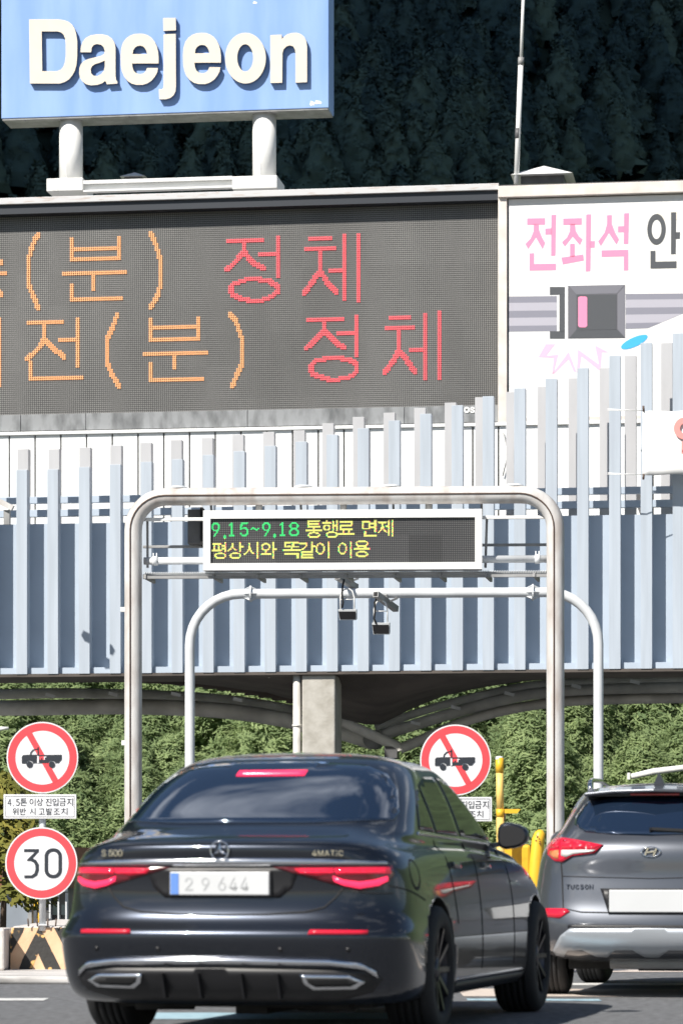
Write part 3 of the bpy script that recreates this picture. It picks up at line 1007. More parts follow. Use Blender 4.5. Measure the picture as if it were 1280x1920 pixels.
for q in range(n):
    t = 2 * math.pi * q / n
    P0.append((cx + 17 * sc_ * math.cos(t), 0.012, cz + 28.5 * sc_ * math.sin(t))); P1.append((cx + 9 * sc_ * math.cos(t), 0.012, cz + 18 * sc_ * math.sin(t)))
mb.add(P0 + P1, [(q, (q + 1) % n, n + (q + 1) % n, n + q) for q in range(n)])
for poly in (zz([(1188, 73), (1226, 72), (1222, 384), (1187, 386)]), zz([(1222, 222), (1255, 221), (1253, 270), (1222, 271)]), zz([(1034, 362), (1070, 361), (1070, 443), (1228, 440), (1228, 489), (1034, 493)]), zz([(1275, 285), (1300, 275), (1300, 300), (1280, 292)])):
    mb.prism([(p[0], p[2]) for p in [FB.p(x, y, .02) for x, y in poly]], 0.011, 0.02)
build('grey_lettering', mb, M_pgrey, e, FB.M)
# belt and buckle print
bx0, bx1 = 953, 1043
for i, (ya, yb, m) in enumerate(((555, 567, M_pg3), (567, 582, M_pg4), (582, 595, M_pg3), (595, 610, M_pg4), (610, 621, M_pg3))):
    prt('belt_stripe', [[(bx0, ya + 1), (bx1, ya), (bx1, yb), (bx0, yb + 1)]], m)
prt('tongue', [[(1030, 538), (1058, 538), (1058, 552), (1030, 553)], [(1048, 552), (1058, 552), (1058, 622), (1048, 622)], [(1030, 621), (1058, 621), (1058, 635), (1030, 635)]], M_pgrey, 2)
for i, (ya, yb, m) in enumerate(((551, 562, M_pg3), (562, 577, M_pg4), (577, 590, M_pg3), (590, 606, M_pg4), (606, 617, M_pg3))):
    xt, xu = (min(1430, 1214 + (617 - q_) * 2.4) for q_ in (ya, yb))
    prt('belt_stripe', [[(1172, ya), (xt, ya - 1.5), (xu, yb - 1.5), (1172, yb)]], m)
prt('buckle', [[(1064, 536), (1171, 534), (1171, 634), (1064, 635)]], M_pg2, 1)
prt('buckle_top', [[(1066, 536), (1170, 534), (1156, 550), (1080, 552)]], M_pg5, 2)
prt('buckle_base', [[(1079, 619), (1156, 618), (1170, 633), (1066, 634)]], M_pgrey, 2)
prt('buckle_side', [[(1171, 536), (1171, 633), (1157, 617), (1157, 551)]], M_pg5, 2)
prt('buckle_face', [[(1080, 553), (1155, 552), (1155, 618), (1080, 619)]], M_pgrey, 3)
prt('release_button', [[(1083, 558), (1086, 556), (1097, 556), (1100, 558), (1100, 611), (1097, 614), (1086, 614), (1083, 611)]], M_pink, 4)


def z5(p): return [(920 + x / 3.37, 330 + y / 3.37) for x, y in p]


prt('starburst', [z5([(345, 1062), (405, 1062), (350, 1135), (425, 1128), (395, 1245), (385, 1250), (395, 1150), (298, 1145)]),
                  z5([(385, 1250), (490, 1110), (540, 1240), (520, 1235), (488, 1160), (400, 1248)]),
                  z5([(540, 1240), (548, 1095), (680, 1190), (655, 1070), (745, 1115), (700, 1115), (690, 1235), (570, 1140), (556, 1245)])], M_pinkp)
prt('blue_lozenge', [[(1163 + 24 * (1 - math.cos(q * math.pi / 10)) * 1.05, 651 - 0.42 * 24 * (1 - math.cos(q * math.pi / 10)) + 10 * math.sin(q * math.pi / 10)) for q in range(11)] +
                     [(1163 + 24 * (1 + math.cos(q * math.pi / 10)) * 1.05, 651 - 0.42 * 24 * (1 + math.cos(q * math.pi / 10)) - 9 * math.sin(q * math.pi / 10)) for q in range(11)]], M_cyan, 2)

# ------------------------------------------------------------------ city sign on the roof
FS = Frame(67)
e = thing('city_sign', 'blue rooftop sign reading Daejeon on two thick white posts', 'sign', FS.M, (FS.t(310), 0, FS.z(310, 359)))
xs0, xs1 = FS.t(3), FS.t(616)
zs0, zs1 = FS.z(310, 212), FS.z(310, -60)
mb = MB(); mb.box(xs0, xs1, 0.0, 0.78, zs0, zs1)
build('sign_box', mb, M_blueS, e, FS.M, bevel=0.012)
mb = MB(); mb.box(xs0 + .02, xs1 - .02, 0.02, 0.76, zs0 - 0.035, zs0 - 0.002)
for i in range(9): mb.tube([(xs0 + .5 + i * .75, 0.06, zs0 - 0.06), (xs0 + .5 + i * .75, 0.06, zs0 - 0.03)], 0.025, 8)
build('bottom_plate', mb, M_steel, e, FS.M)
for pxc in (133.5, 495.5):
    mb = MB(); t = FS.t(pxc, 0.35); r = 22.3 * 67 / FPX
    mb.tube([(t, 0.36, FS.z(pxc, 340)), (t, 0.36, zs0 - 0.03)], r, 28)
    mb.box(t - 0.05, t - 0.04, 0.36 - r - 0.008, 0.36 - r + 0.02, FS.z(pxc, 336), FS.z(pxc, 302))
    build('post', mb, M_white, e, FS.M)
mb = MB()
M_flake = (mat('flaking_white_paint', (0.76, 0.76, 0.74), 0.7, col2=(0.30, 0.29, 0.26), vscale=7, detail=8, lo=0.28, hi=0.36))
for a_, b_, ya, yb in ((90, 158, 361, 337), (437, 521, 357, 333)):
    mb = MB(); mb.box(FS.t(a_), FS.t(b_), -0.12, 0.9, FS.z(a_, ya), FS.z(a_, yb))
    build('base_block', mb, M_flake, e, FS.M, bevel=0.015)
mb = MB()
mb.box(FS.t(158), FS.t(437), -0.10, -0.02, FS.z(300, 342), FS.z(300, 336))
mb.box(FS.t(158), FS.t(437), 0.0, 0.06, FS.z(300, 354), FS.z(300, 342))
mb.box(FS.t(158), FS.t(437), -0.10, 0.1, FS.z(300, 357), FS.z(300, 354))
build('base_beam', mb, M_white, e, FS.M)
CITY = e

e = thing('roof_cowl', 'white pyramid roof cowl beside the mast on the right roof', 'roof vent', Frame(70).M, (Frame(70).t(1020), 0, Frame(70).z(1020, 345)))
FV = Frame(70)
mb = MB(); x, _, z = FV.p(1019, 311)
hw = 57 * 70 / FPX; zb_ = FV.z(1019, 338)
mb.add([(x - hw, -hw, zb_), (x + hw, -hw, zb_), (x + hw, hw, zb_), (x - hw, hw, zb_), (x, 0, z)], [(0, 1, 4), (1, 2, 4), (2, 3, 4), (3, 0, 4), (3, 2, 1, 0)])
build('cap', mb, M_white, e, FV.M)
mb = MB(); mb.box(x - hw * .7, x + hw * .7, -hw * .7, hw * .7, FV.z(1019, 352), zb_ + 0.01)
build('neck', mb, M_dsteel, e, FV.M)
e = thing('roof_cowl', 'small white roof cowl peeking out between the city sign posts', 'roof vent', FV.M, (FV.t(252), 0, FV.z(252, 345)))
mb = MB(); x, _, z = FV.p(253, 323)
hw = 24 * 70 / FPX; zb_ = FV.z(253, 335)
mb.add([(x - hw, -hw, zb_), (x + hw, -hw, zb_), (x + hw, hw, zb_), (x - hw, hw, zb_), (x, 0, z)], [(0, 1, 4), (1, 2, 4), (2, 3, 4), (3, 0, 4), (3, 2, 1, 0)])
build('cap', mb, M_white, e, FV.M)
mb = MB(); mb.box(x - hw * .7, x + hw * .7, -hw * .7, hw * .7, FV.z(253, 352), zb_ + 0.01)
build('neck', mb, M_dsteel, e, FV.M)

e = thing('mast', 'slender white mast with a dark band leaning above the roof', 'mast', FV.M, (FV.t(967), -0.6, FV.z(967, 342)))
mb = MB(); mb.tube([FV.p(967, 345, -.6), FV.p(976, 112, -.6)], 0.055, 12)
build('lower_tube', mb, M_white, e, FV.M)
mb = MB(); mb.tube([FV.p(976, 114, -.6), FV.p(982.5, -60, -.6)], 0.034, 12)
build('upper_tube', mb, M_white, e, FV.M)
mb = MB(); mb.tube([FV.p(969.5, 260, -.6), FV.p(970.3, 241, -.6)], 0.059, 12)
build('dark_band', mb, M_dsteel, e, FV.M)
mb = MB(); mb.tube([FV.p(975.6, 122, -.6), FV.p(976.2, 108, -.6)], 0.065, 12)
build('collar', mb, M_steel, e, FV.M)

# banner tied to the fins
FN = Frame(59.5)
e = thing('banner', 'white cloth banner with salmon lettering tied to the right fins', 'banner', FN.M, (FN.t(1240), 0, FN.z(1240, 890)))
mb = MB()
nx, nz = 18, 10
xa, xb = FN.t(1203), FN.t(1430); za, zb2 = FN.z(1240, 890), FN.z(1240, 771)
vs = []
for j in range(nz + 1):
    for i in range(nx + 1):
        u, v = i / nx, j / nz
        vs.append((xa + (xb - xa) * u + 0.01 * math.sin(v * 9), 0.025 * math.sin(u * 17) * math.sin(v * 3 + 1) + 0.02 * math.sin(u * 6 + v * 4), za + (zb2 - za) * v + 0.012 * math.sin(u * 20) * (v - .5)))
fs = [(j * (nx + 1) + i, j * (nx + 1) + i + 1, (j + 1) * (nx + 1) + i + 1, (j + 1) * (nx + 1) + i) for j in range(nz) for i in range(nx)]
mb.add(vs, fs, smooth=True)
o = build('cloth', mb, M_cloth, e, FN.M)
so = o.modifiers.new('s', 'SOLIDIFY'); so.thickness = 0.006
mb = MB()
cx, _, cz = FN.p(1283, 804)
mb.ring(cx, cz, -0.07, -0.064, 0.09, 0.20)
for poly in ([(1277, 829), (1284, 829), (1284, 850), (1277, 850)], [(1277, 845), (1330, 845), (1330, 852), (1277, 852)]):
    mb.prism([(p[0], p[2]) for p in [FN.p(x, y) for x, y in poly]], -0.07, -0.064)
build('salmon_lettering', mb, M_salmon, e, FN.M)
for ya in (769, 889):
    mb = MB()
    for dy in (-1.2, 1.2):
        mb.tube([FN.p(1138, ya + dy - 1, -.1), FN.p(1170, ya + dy * .3, -0.1), FN.p(1206, ya + 1, 0)], 0.008, 6)
    build('tie_rope', mb, M_white, e, FN.M)
mb = MB()
mb.tube([FN.p(1205, 761, -.03), FN.p(1206, 771, -.03)], 0.02, 6); mb.tube([FN.p(1206, 889, -.03), FN.p(1205, 899, -.03)], 0.02, 6)
build('batten', mb, M_cable, e, FN.M)

# outlines of the letters: one list of closed outlines (x, y, x, y, ...) per letter; a leading letter tells the face
GL = {}
GL['n4'] = [[18,0,22,0,22,11,28,11,28,14,22,14,22,38,17,38,1,14,1,11,18,11],[18,14,6,14,15,28,18,33,18,26]]
GL['n.'] = [[7,-1,10,0,11,3,10,6,7,7,5,6,4,3,5,0]]
GL['n5'] = [[14,-1,20,1,25,5,26,13,25,19,21,23,15,25,9,23,10,34,24,34,24,38,6,38,5,21,7,19,10,21,13,21,18,20,20,17,21,12,20,8,17,4,13,3,8,5,4,8,1,4,6,1]]
GL['n톤'] = [[8,42,8,22,22,22,22,17,3,17,3,13,46,13,46,17,26,17,26,22,40,22,40,25,13,25,13,30,39,30,39,33,13,33,13,38,40,38,40,42],[8,10,8,-3,41,-3,41,1,12,1,12,10]]
GL['n이'] = [[37,43,37,-4,41,-4,41,43],[16,40,10,38,6,32,4,23,6,14,10,9,16,7,23,9,27,14,28,23,27,32,23,38],[16,36,21,34,23,30,24,23,23,16,21,12,16,11,12,12,10,16,9,23,10,30,12,34]]
GL['n상'] = [[24,13,16,12,11,9,9,5,11,0,16,-3,24,-4,33,-3,38,0,40,5,38,9,33,12],[24,10,33,8,36,5,34,2,30,0,24,-1,18,0,14,2,13,5,16,8],[14,41,14,36,13,29,9,24,2,20,5,16,12,21,16,28,21,22,28,18,30,21,24,25,20,30,18,36,18,41],[35,43,35,15,39,15,39,27,46,27,46,31,39,31,39,43]]
GL['n진'] = [[37,43,37,9,42,9,42,43],[4,39,4,36,15,36,15,33,14,27,10,22,3,18,6,14,13,19,18,26,22,20,29,15,32,19,25,22,21,27,20,33,20,36,30,36,30,39],[11,12,11,-3,43,-3,43,1,15,1,15,12]]
GL['n입'] = [[37,43,37,18,42,18,42,43],[11,16,11,-3,42,-3,42,16,37,16,37,10,15,10,15,16],[15,6,37,6,37,0,15,0],[16,41,10,40,5,36,4,30,5,24,10,21,16,19,22,21,27,24,28,30,27,36,22,40],[16,38,20,37,23,34,24,30,23,26,20,24,16,23,12,24,9,26,8,30,9,34,12,37]]
GL['n금'] = [[8,13,8,-3,40,-3,40,13],[36,10,36,0,12,0,12,10],[3,23,3,20,46,20,46,23,39,23,40,31,40,37,40,41,8,41,8,37,36,37,36,31,34,23]]
GL['n지'] = [[37,43,37,-4,41,-4,41,43],[4,39,4,35,15,35,15,29,13,21,9,13,3,9,5,5,13,11,17,21,22,12,30,6,32,10,26,14,21,21,20,29,20,35,31,35,31,39]]
GL['n위'] = [[18,41,12,40,8,37,6,31,8,26,12,23,18,22,24,23,29,26,30,31,29,37,24,40],[18,38,24,36,26,31,24,27,18,25,12,27,10,31,12,36],[37,43,37,-4,42,-4,42,43],[3,14,16,14,16,-3,21,-3,21,14,34,16,34,19,18,18,3,18]]
GL['n반'] = [[5,40,5,16,27,16,27,40,22,40,22,32,9,32,9,40],[9,29,22,29,22,20,9,20],[35,43,35,9,39,9,39,25,46,25,46,29,39,29,39,43],[10,12,10,-3,42,-3,42,1,14,1,14,12]]
GL['n시'] = [[37,43,37,-4,41,-4,41,43],[15,39,15,31,13,22,9,14,2,9,5,6,12,12,17,22,22,13,30,7,32,10,26,15,21,22,19,31,19,39]]
GL['n고'] = [[7,39,7,35,36,35,36,34,36,25,34,13,39,12,40,24,40,34,40,39],[19,23,19,6,3,6,3,3,46,3,46,6,24,6,24,23]]
GL['n발'] = [[5,41,5,21,27,21,27,41,22,41,22,35,9,35,9,41],[9,31,22,31,22,24,9,24],[35,43,35,19,39,19,39,30,46,30,46,33,39,33,39,43],[9,0,9,-4,41,-4,41,0,14,0,14,5,39,5,39,17,9,17,9,13,35,13,35,8,9,8]]
GL['n조'] = [[22,17,22,6,3,6,3,2,46,2,46,6,26,6,26,17],[6,39,6,36,22,36,22,35,19,27,13,22,5,19,7,15,14,18,20,22,24,28,29,22,35,18,42,16,44,19,36,22,29,27,26,35,26,36,42,36,42,39]]
GL['n치'] = [[37,43,37,-4,41,-4,41,43],[16,43,16,35,5,35,5,32,16,32,16,28,14,20,10,13,4,8,6,5,13,11,18,20,23,11,30,6,33,9,26,14,22,20,20,28,20,32,31,32,31,35,20,35,20,43]]
GL['bD'] = [[66,0,29,0,29,17,64,17,81,19,95,24,106,33,114,45,118,59,120,77,118,94,114,108,106,120,96,128,83,134,66,136,28,136,28,153,68,153,88,150,106,143,120,132,130,117,136,99,138,77,136,54,130,36,120,20,105,9,87,2],[37,153,37,0,18,0,18,153]]
GL['ba'] = [[48,-3,38,-2,28,1,20,6,14,13,10,22,9,32,10,41,13,48,17,54,23,58,38,63,53,66,70,68,80,70,82,73,83,76,83,77,80,89,72,97,59,99,45,97,35,90,30,82,12,87,17,97,24,104,31,109,40,113,58,115,72,114,86,108,92,103,97,96,100,87,101,75,101,0,83,0,83,16,82,16,76,7,65,0],[51,14,61,15,68,18,75,22,79,28,82,34,83,41,83,57,78,55,69,53,60,51,53,50,40,48,31,42,28,37,28,31,31,22,39,16]]
GL['be'] = [[64,-2,48,-1,35,5,25,14,17,25,12,40,10,56,12,73,17,87,24,99,35,108,47,113,62,115,80,112,88,108,96,102,102,94,107,85,110,73,111,58,111,51,22,51,22,66,101,66,93,61,92,71,89,81,85,88,79,94,71,98,62,99,52,98,44,94,37,88,33,81,30,72,29,63,29,53,30,42,33,32,38,24,45,18,54,15,64,14,76,16,86,22,92,32,109,27,106,19,101,12,93,6,85,1,75,-2]]
GL['bj'] = [[16,114,34,114,34,-9,33,-19,30,-27,26,-34,19,-39,11,-42,1,-43,-3,-43,-3,-26,1,-26,7,-25,12,-22,15,-16,16,-9],[25,133,20,134,16,136,13,140,12,145,13,150,16,154,20,156,25,157,30,156,34,154,37,150,38,145,37,140,34,136,30,134]]
GL['bo'] = [[62,-2,48,-1,35,5,25,14,17,26,12,40,10,56,12,73,17,87,25,99,35,108,48,113,62,115,77,113,90,108,100,99,108,87,113,73,114,56,113,40,108,26,100,14,90,5,77,-1],[62,14,73,15,81,20,88,27,92,35,95,45,96,56,95,67,92,77,88,86,81,93,73,97,62,99,52,97,44,93,37,86,33,77,30,67,29,56,30,45,33,35,37,27,44,20,52,15]]
GL['bn'] = [[34,68,34,0,16,0,16,114,33,114,34,86,31,86,37,100,46,109,56,114,68,115,79,114,88,111,96,105,102,96,106,85,107,72,107,0,89,0,89,71,87,82,82,91,74,97,63,99,55,98,48,95,42,91,38,85,35,77]]
GL['iS'] = [[22,-1,17,0,13,1,9,3,6,6,5,10,4,14,10,14,11,11,12,9,14,7,17,6,22,5,26,5,29,6,31,7,33,9,34,11,35,14,34,16,33,18,30,20,24,22,18,24,13,26,9,29,6,33,5,37,6,41,7,45,10,48,14,50,18,51,23,52,27,51,32,50,35,48,38,45,39,42,40,38,34,38,33,41,30,44,27,45,22,46,19,46,17,45,15,44,13,42,12,40,12,38,12,35,13,33,17,31,21,29,26,28,31,26,36,24,39,20,40,17,41,14,40,10,39,6,36,3,32,1,28,0]]
GL['i5'] = [[22,-1,18,0,14,1,11,3,8,6,7,9,6,13,12,13,13,11,14,9,17,6,22,5,25,5,28,6,30,8,31,10,32,13,33,16,32,19,31,22,30,24,27,26,25,27,22,28,17,27,13,25,7,25,10,51,37,51,37,45,15,45,13,30,14,30,18,32,23,33,26,33,29,32,32,31,34,29,36,26,38,23,39,20,39,16,39,12,37,8,34,4,31,2,27,0]]
GL['i0'] = [[23,-1,17,0,13,2,9,6,7,11,5,18,5,25,5,33,7,39,10,45,13,48,17,51,23,52,28,51,32,48,36,45,38,39,40,33,41,25,40,18,38,11,36,6,32,2,28,0],[23,5,26,6,29,7,31,10,33,14,34,19,34,25,34,31,33,36,31,41,29,44,26,45,23,46,19,45,16,44,14,41,12,36,11,31,11,25,11,19,12,14,14,10,16,7,19,6]]
GL['i4'] = [[4,11,4,16,25,51,31,51,11,17,11,16,41,16,41,11],[28,0,28,12,28,15,28,32,34,32,34,0]]
GL['iM'] = [[6,0,6,51,15,51,28,19,29,16,30,12,31,8,32,5,31,5,32,8,33,12,34,16,35,19,48,51,57,51,57,0,50,0,50,29,50,33,51,37,51,41,51,46,50,41,48,36,47,32,46,29,34,0,29,0,17,29,16,32,14,36,13,41,11,46,12,46,12,42,12,37,12,33,12,29,12,0]]
GL['iA'] = [[2,0,20,51,28,51,46,0,40,0,29,30,26,37,23,48,25,48,21,37,19,30,9,0],[11,14,11,20,37,20,37,14]]
GL['iT'] = [[3,45,3,51,42,51,42,45,26,45,26,0,19,0,19,45]]
GL['iI'] = [[3,0,3,6,12,6,12,45,3,45,3,51,27,51,27,45,18,45,18,6,27,6,27,0]]
GL['iC'] = [[27,-1,21,0,15,2,10,6,7,12,5,18,4,25,5,33,7,39,10,45,15,48,21,51,27,52,34,50,37,49,40,47,43,45,45,42,46,39,47,35,41,35,39,39,36,43,32,45,27,46,22,45,18,43,15,40,12,36,11,31,10,25,11,19,13,14,15,11,18,8,22,6,27,5,32,6,36,8,39,11,41,16,47,16,46,12,45,9,43,6,40,4,37,2,34,0,31,0]]
GL['iU'] = [[26,-1,20,0,15,2,11,4,8,8,7,12,6,17,6,51,12,51,12,18,13,14,14,11,16,9,19,7,22,6,26,5,30,6,33,7,36,9,38,11,39,14,39,18,39,51,46,51,46,17,45,12,43,8,40,4,36,2,31,0]]
GL['iN'] = [[6,0,6,51,14,51,34,18,36,15,39,11,41,5,40,5,40,11,40,16,40,19,40,51,46,51,46,0,39,0,20,29,18,33,15,38,11,45,12,45,12,38,12,33,12,29,12,0]]
GL['iO'] = [[27,-1,21,0,15,2,10,6,7,12,5,18,4,25,5,33,7,39,10,45,15,48,21,51,27,52,33,51,38,48,43,45,46,39,49,33,49,25,49,18,46,12,43,6,38,2,33,0],[27,5,31,6,35,8,38,10,41,14,42,19,43,25,42,31,41,36,38,40,35,43,31,45,27,46,22,45,18,43,15,40,13,36,11,31,10,25,11,19,13,14,15,10,18,8,22,6]]
GL['i2'] = [[6,0,6,5,23,23,28,28,31,33,32,37,32,40,31,42,29,44,27,45,22,46,20,46,17,45,15,43,14,41,13,39,13,36,7,36,7,40,9,44,11,47,14,50,18,51,22,52,27,51,31,50,34,47,36,45,38,41,38,37,37,32,34,26,27,18,15,6,39,6,39,0]]
GL['i9'] = [[23,52,27,51,31,49,34,47,37,43,38,39,39,35,38,31,37,27,32,17,20,0,13,0,30,25,31,25,29,22,26,20,22,19,17,20,14,21,11,24,8,27,7,31,6,35,7,40,8,44,11,47,14,49,18,51],[23,46,20,46,17,45,15,43,14,41,13,38,13,35,13,32,14,30,15,27,17,26,20,25,23,24,25,25,28,26,30,27,31,29,32,32,33,35,32,38,31,41,30,43,28,45,25,46]]
GL['i6'] = [[23,-1,18,0,14,1,11,4,8,7,7,12,6,16,7,20,8,24,14,34,25,51,32,51,15,26,17,29,20,31,23,31,28,31,32,29,35,27,37,24,38,20,39,16,38,11,37,7,34,4,31,1,27,0],[23,5,25,5,28,6,30,8,31,10,32,13,33,16,32,19,31,21,30,24,28,25,25,26,23,27,20,26,17,25,15,24,14,21,13,19,12,16,13,13,14,10,15,8,17,6,20,5]]
# lit lamps of the message board: per row (start, length, start, length, ...)
LAMP_RUNS = [
    [],
    [],
    [105,14,125,2,132,1,136,2,177,3,193,1,196,2],
    [105,13,125,2,132,2,136,2,140,14,164,9,177,3,192,2,196,2],
    [3,5,22,2,33,8,58,5,77,2,88,5,105,2,121,10,132,2,136,2,140,14,164,9,177,3,181,10,192,2,196,2],
    [2,7,21,3,33,7,57,7,76,3,87,7,105,13,121,10,132,2,136,2,152,2,164,2,171,9,182,8,192,2,196,2],
    [1,3,7,3,20,4,32,3,56,3,62,3,75,4,86,2,93,2,105,13,132,2,136,2,152,2,164,2,171,9,185,2,192,2,196,2],
    [1,2,8,2,20,1,22,2,32,3,56,2,63,2,75,1,77,2,85,3,93,3,105,2,123,6,132,6,140,14,164,2,171,2,177,3,185,2,192,2,196,2],
    [1,2,8,2,22,2,32,2,56,2,63,2,77,2,85,3,93,3,105,14,122,3,127,3,132,6,140,13,164,2,171,2,177,3,185,2,189,5,196,2],
    [1,2,8,2,22,2,32,2,35,4,45,2,56,2,63,2,77,2,86,2,93,2,105,14,122,2,128,2,132,2,136,2,140,2,164,2,171,9,185,3,189,5,196,2],
    [1,2,8,2,22,2,32,8,44,5,51,2,56,2,63,2,77,2,87,7,111,2,122,2,128,2,132,2,136,2,140,2,164,2,171,9,184,4,192,2,196,2],
    [2,2,7,2,22,2,32,2,38,3,43,2,47,5,57,2,62,2,77,2,87,7,111,2,122,3,127,3,132,2,136,2,140,14,164,9,177,3,184,4,192,2,196,2],
    [3,6,22,2,39,2,49,2,58,6,77,2,86,3,92,3,103,18,123,6,132,2,136,2,140,14,177,3,184,2,187,2,192,2,196,2],
    [6,2,22,2,39,2,61,2,77,2,85,3,93,3,103,18,132,1,136,2,143,2,149,2,177,3,183,2,187,3,192,2,196,2],
    [6,2,22,2,39,2,61,2,77,2,85,2,94,2,111,2,128,6,143,2,149,2,166,3,177,3,182,2,188,3,192,2,196,2],
    [5,2,22,2,32,2,39,2,60,2,77,2,85,2,94,2,107,10,126,11,143,2,149,2,166,3,178,1,181,2,190,1,192,2,196,2],
    [4,2,22,2,32,2,38,3,59,2,69,1,77,2,85,3,93,3,106,4,114,4,125,3,135,21,166,3,192,2,196,2],
    [4,2,15,1,20,6,33,7,59,2,68,3,75,6,86,9,105,2,117,2,125,2,136,20,166,3,192,2,196,2],
    [3,2,14,3,20,6,34,5,58,2,68,3,75,6,87,7,105,3,116,3,125,2,135,3,166,14,192,2,196,2],
    [14,3,68,3,106,12,126,11,166,14,196,2],
    [14,3,69,1,107,10,127,9],
    [15,1],
    [],
    [],
    [160,8],
    [15,2,31,2,50,2,67,2,80,16,109,2,127,2,151,2,158,12],
    [2,10,15,2,23,2,31,2,41,2,50,2,58,4,67,2,80,7,88,17,109,2,118,2,127,2,142,2,151,2,157,2,169,2],
    [2,10,15,2,23,2,31,2,41,2,50,2,56,8,67,2,80,2,88,3,96,9,109,2,116,6,127,2,140,6,151,2,157,2,169,2],
    [3,2,8,2,12,5,23,2,31,2,41,2,50,2,55,3,62,3,67,2,80,2,88,3,103,2,109,2,115,2,120,3,127,2,139,2,144,3,151,2,157,3,168,3],
    [3,2,8,2,12,5,22,3,31,5,41,2,50,2,55,2,63,2,67,2,80,2,83,4,88,3,103,2,109,5,115,2,121,2,127,2,139,2,145,2,151,2,158,12],
    [3,2,8,2,15,2,22,3,31,5,41,2,50,2,55,2,63,2,67,2,80,16,102,2,109,7,122,2,127,2,138,2,146,2,151,2,159,10],
    [3,2,8,2,12,5,21,2,24,2,31,2,41,3,50,2,55,2,63,2,67,2,87,2,101,2,109,2,114,2,122,2,127,2,138,2,146,2,151,2,159,2,166,3],
    [3,2,8,2,12,5,20,3,25,2,31,2,41,3,50,2,55,3,62,2,67,5,87,2,99,3,109,2,114,2,122,2,127,2,138,2,146,2,151,2,155,18],
    [1,12,15,2,19,3,26,3,31,2,40,4,50,2,56,8,67,5,78,23,109,2,114,2,122,2,127,2,138,2,146,2,151,2,155,18],
    [1,11,15,2,18,2,31,2,40,2,43,2,50,2,58,4,67,2,78,20,109,2,114,2,122,2,127,2,138,2,146,2,151,2],
    [15,2,31,2,39,2,43,2,50,2,59,2,67,2,98,13,114,2,121,2,127,2,138,2,145,2,151,2,161,6],
    [8,5,24,6,38,2,44,3,50,2,59,2,67,2,98,13,115,2,121,2,127,2,139,2,145,2,151,2,159,10],
    [5,11,22,10,36,3,45,3,50,2,55,11,67,2,80,16,98,2,116,6,127,2,140,6,151,2,157,3,167,3],
    [4,3,14,3,21,2,31,2,36,2,50,2,54,12,67,2,80,16,98,13,117,4,127,2,141,4,151,2,157,2,169,2],
    [4,2,15,2,20,3,31,2,50,2,67,2,93,3,98,13,127,2,151,2,157,3,168,3],
    [4,3,15,2,21,2,31,2,50,2,67,2,93,3,98,2,127,2,151,2,158,12],
    [5,11,21,11,50,2,67,2,93,3,98,13,127,2,151,2,160,8],
    [6,9,23,8,50,2,67,2,93,3,98,14,127,2,151,2],
    [],
    [],
    [],
    [],
    [],
]

# ------------------------------------------------------------------ glyphs
VMS_ROWS = []
for j, runs in enumerate(LAMP_RUNS):
    row_ = ['.'] * 286
    for st, ln in zip(runs[::2], runs[1::2]):
        for i in range(st, st + ln): row_[i] = 'g' if (j < 21 and st < 100) else 'y'
    VMS_ROWS.append(''.join(row_))


def glyph_loops(key):
    return [list(zip(l[::2], l[1::2])) for l in GL[key]]


def glyph_mesh(items, depth, M, parent, mats, name, k, offset=0.0, side=None, bevel=0.0):
    """items: (key, x0, x1, z0, z1) boxes in frame coordinates; fills each glyph into its box at depth k"""
    cu = bpy.data.curves.new(name, 'CURVE'); cu.dimensions = '2D'; cu.fill_mode = 'BOTH'; cu.extrude = depth / 2 * 50; cu.offset = offset * 50
    for key, x0, x1, z0, z1 in items:
        L = glyph_loops(key)
        xs = [p[0] for l in L for p in l]; ys = [p[1] for l in L for p in l]
        sx = (x1 - x0) / max(1, max(xs) - min(xs)); sy = (z1 - z0) / max(1, max(ys) - min(ys))
        for l in L:
            sp = cu.splines.new('POLY'); sp.points.add(len(l) - 1); sp.use_cyclic_u = True
            for q, (a, b) in enumerate(l):
                sp.points[q].co = ((x0 + (a - min(xs)) * sx - items[0][1]) * 50, (z0 + (b - min(ys)) * sy - items[0][3]) * 50, 0, 1)
    tmp = bpy.data.objects.new('tmp', cu)
    COL.objects.link(tmp)
    dg = bpy.context.evaluated_depsgraph_get(); dg.update()
    me = bpy.data.meshes.new_from_object(tmp.evaluated_get(dg))
    bpy.data.objects.remove(tmp)
    me.name = name
    T = WM[parent.name].inverted() @ M @ Matrix.Translation((items[0][1], k, items[0][3])) @ Matrix.Rotation(R(90), 4, 'X') @ Matrix.Scale(0.02, 4)
    me.transform(T)
    me.materials.clear()
    mats = mats if isinstance(mats, (list, tuple)) else [mats]
    for m in mats: me.materials.append(m)
    if len(mats) > 1:
        for p in me.polygons:
            loc_n = p.normal
            p.material_index = 0 if abs(loc_n.y) > 0.7 and loc_n.y < 0 else 1
    me.update()
    return link_mesh(name, me, parent)


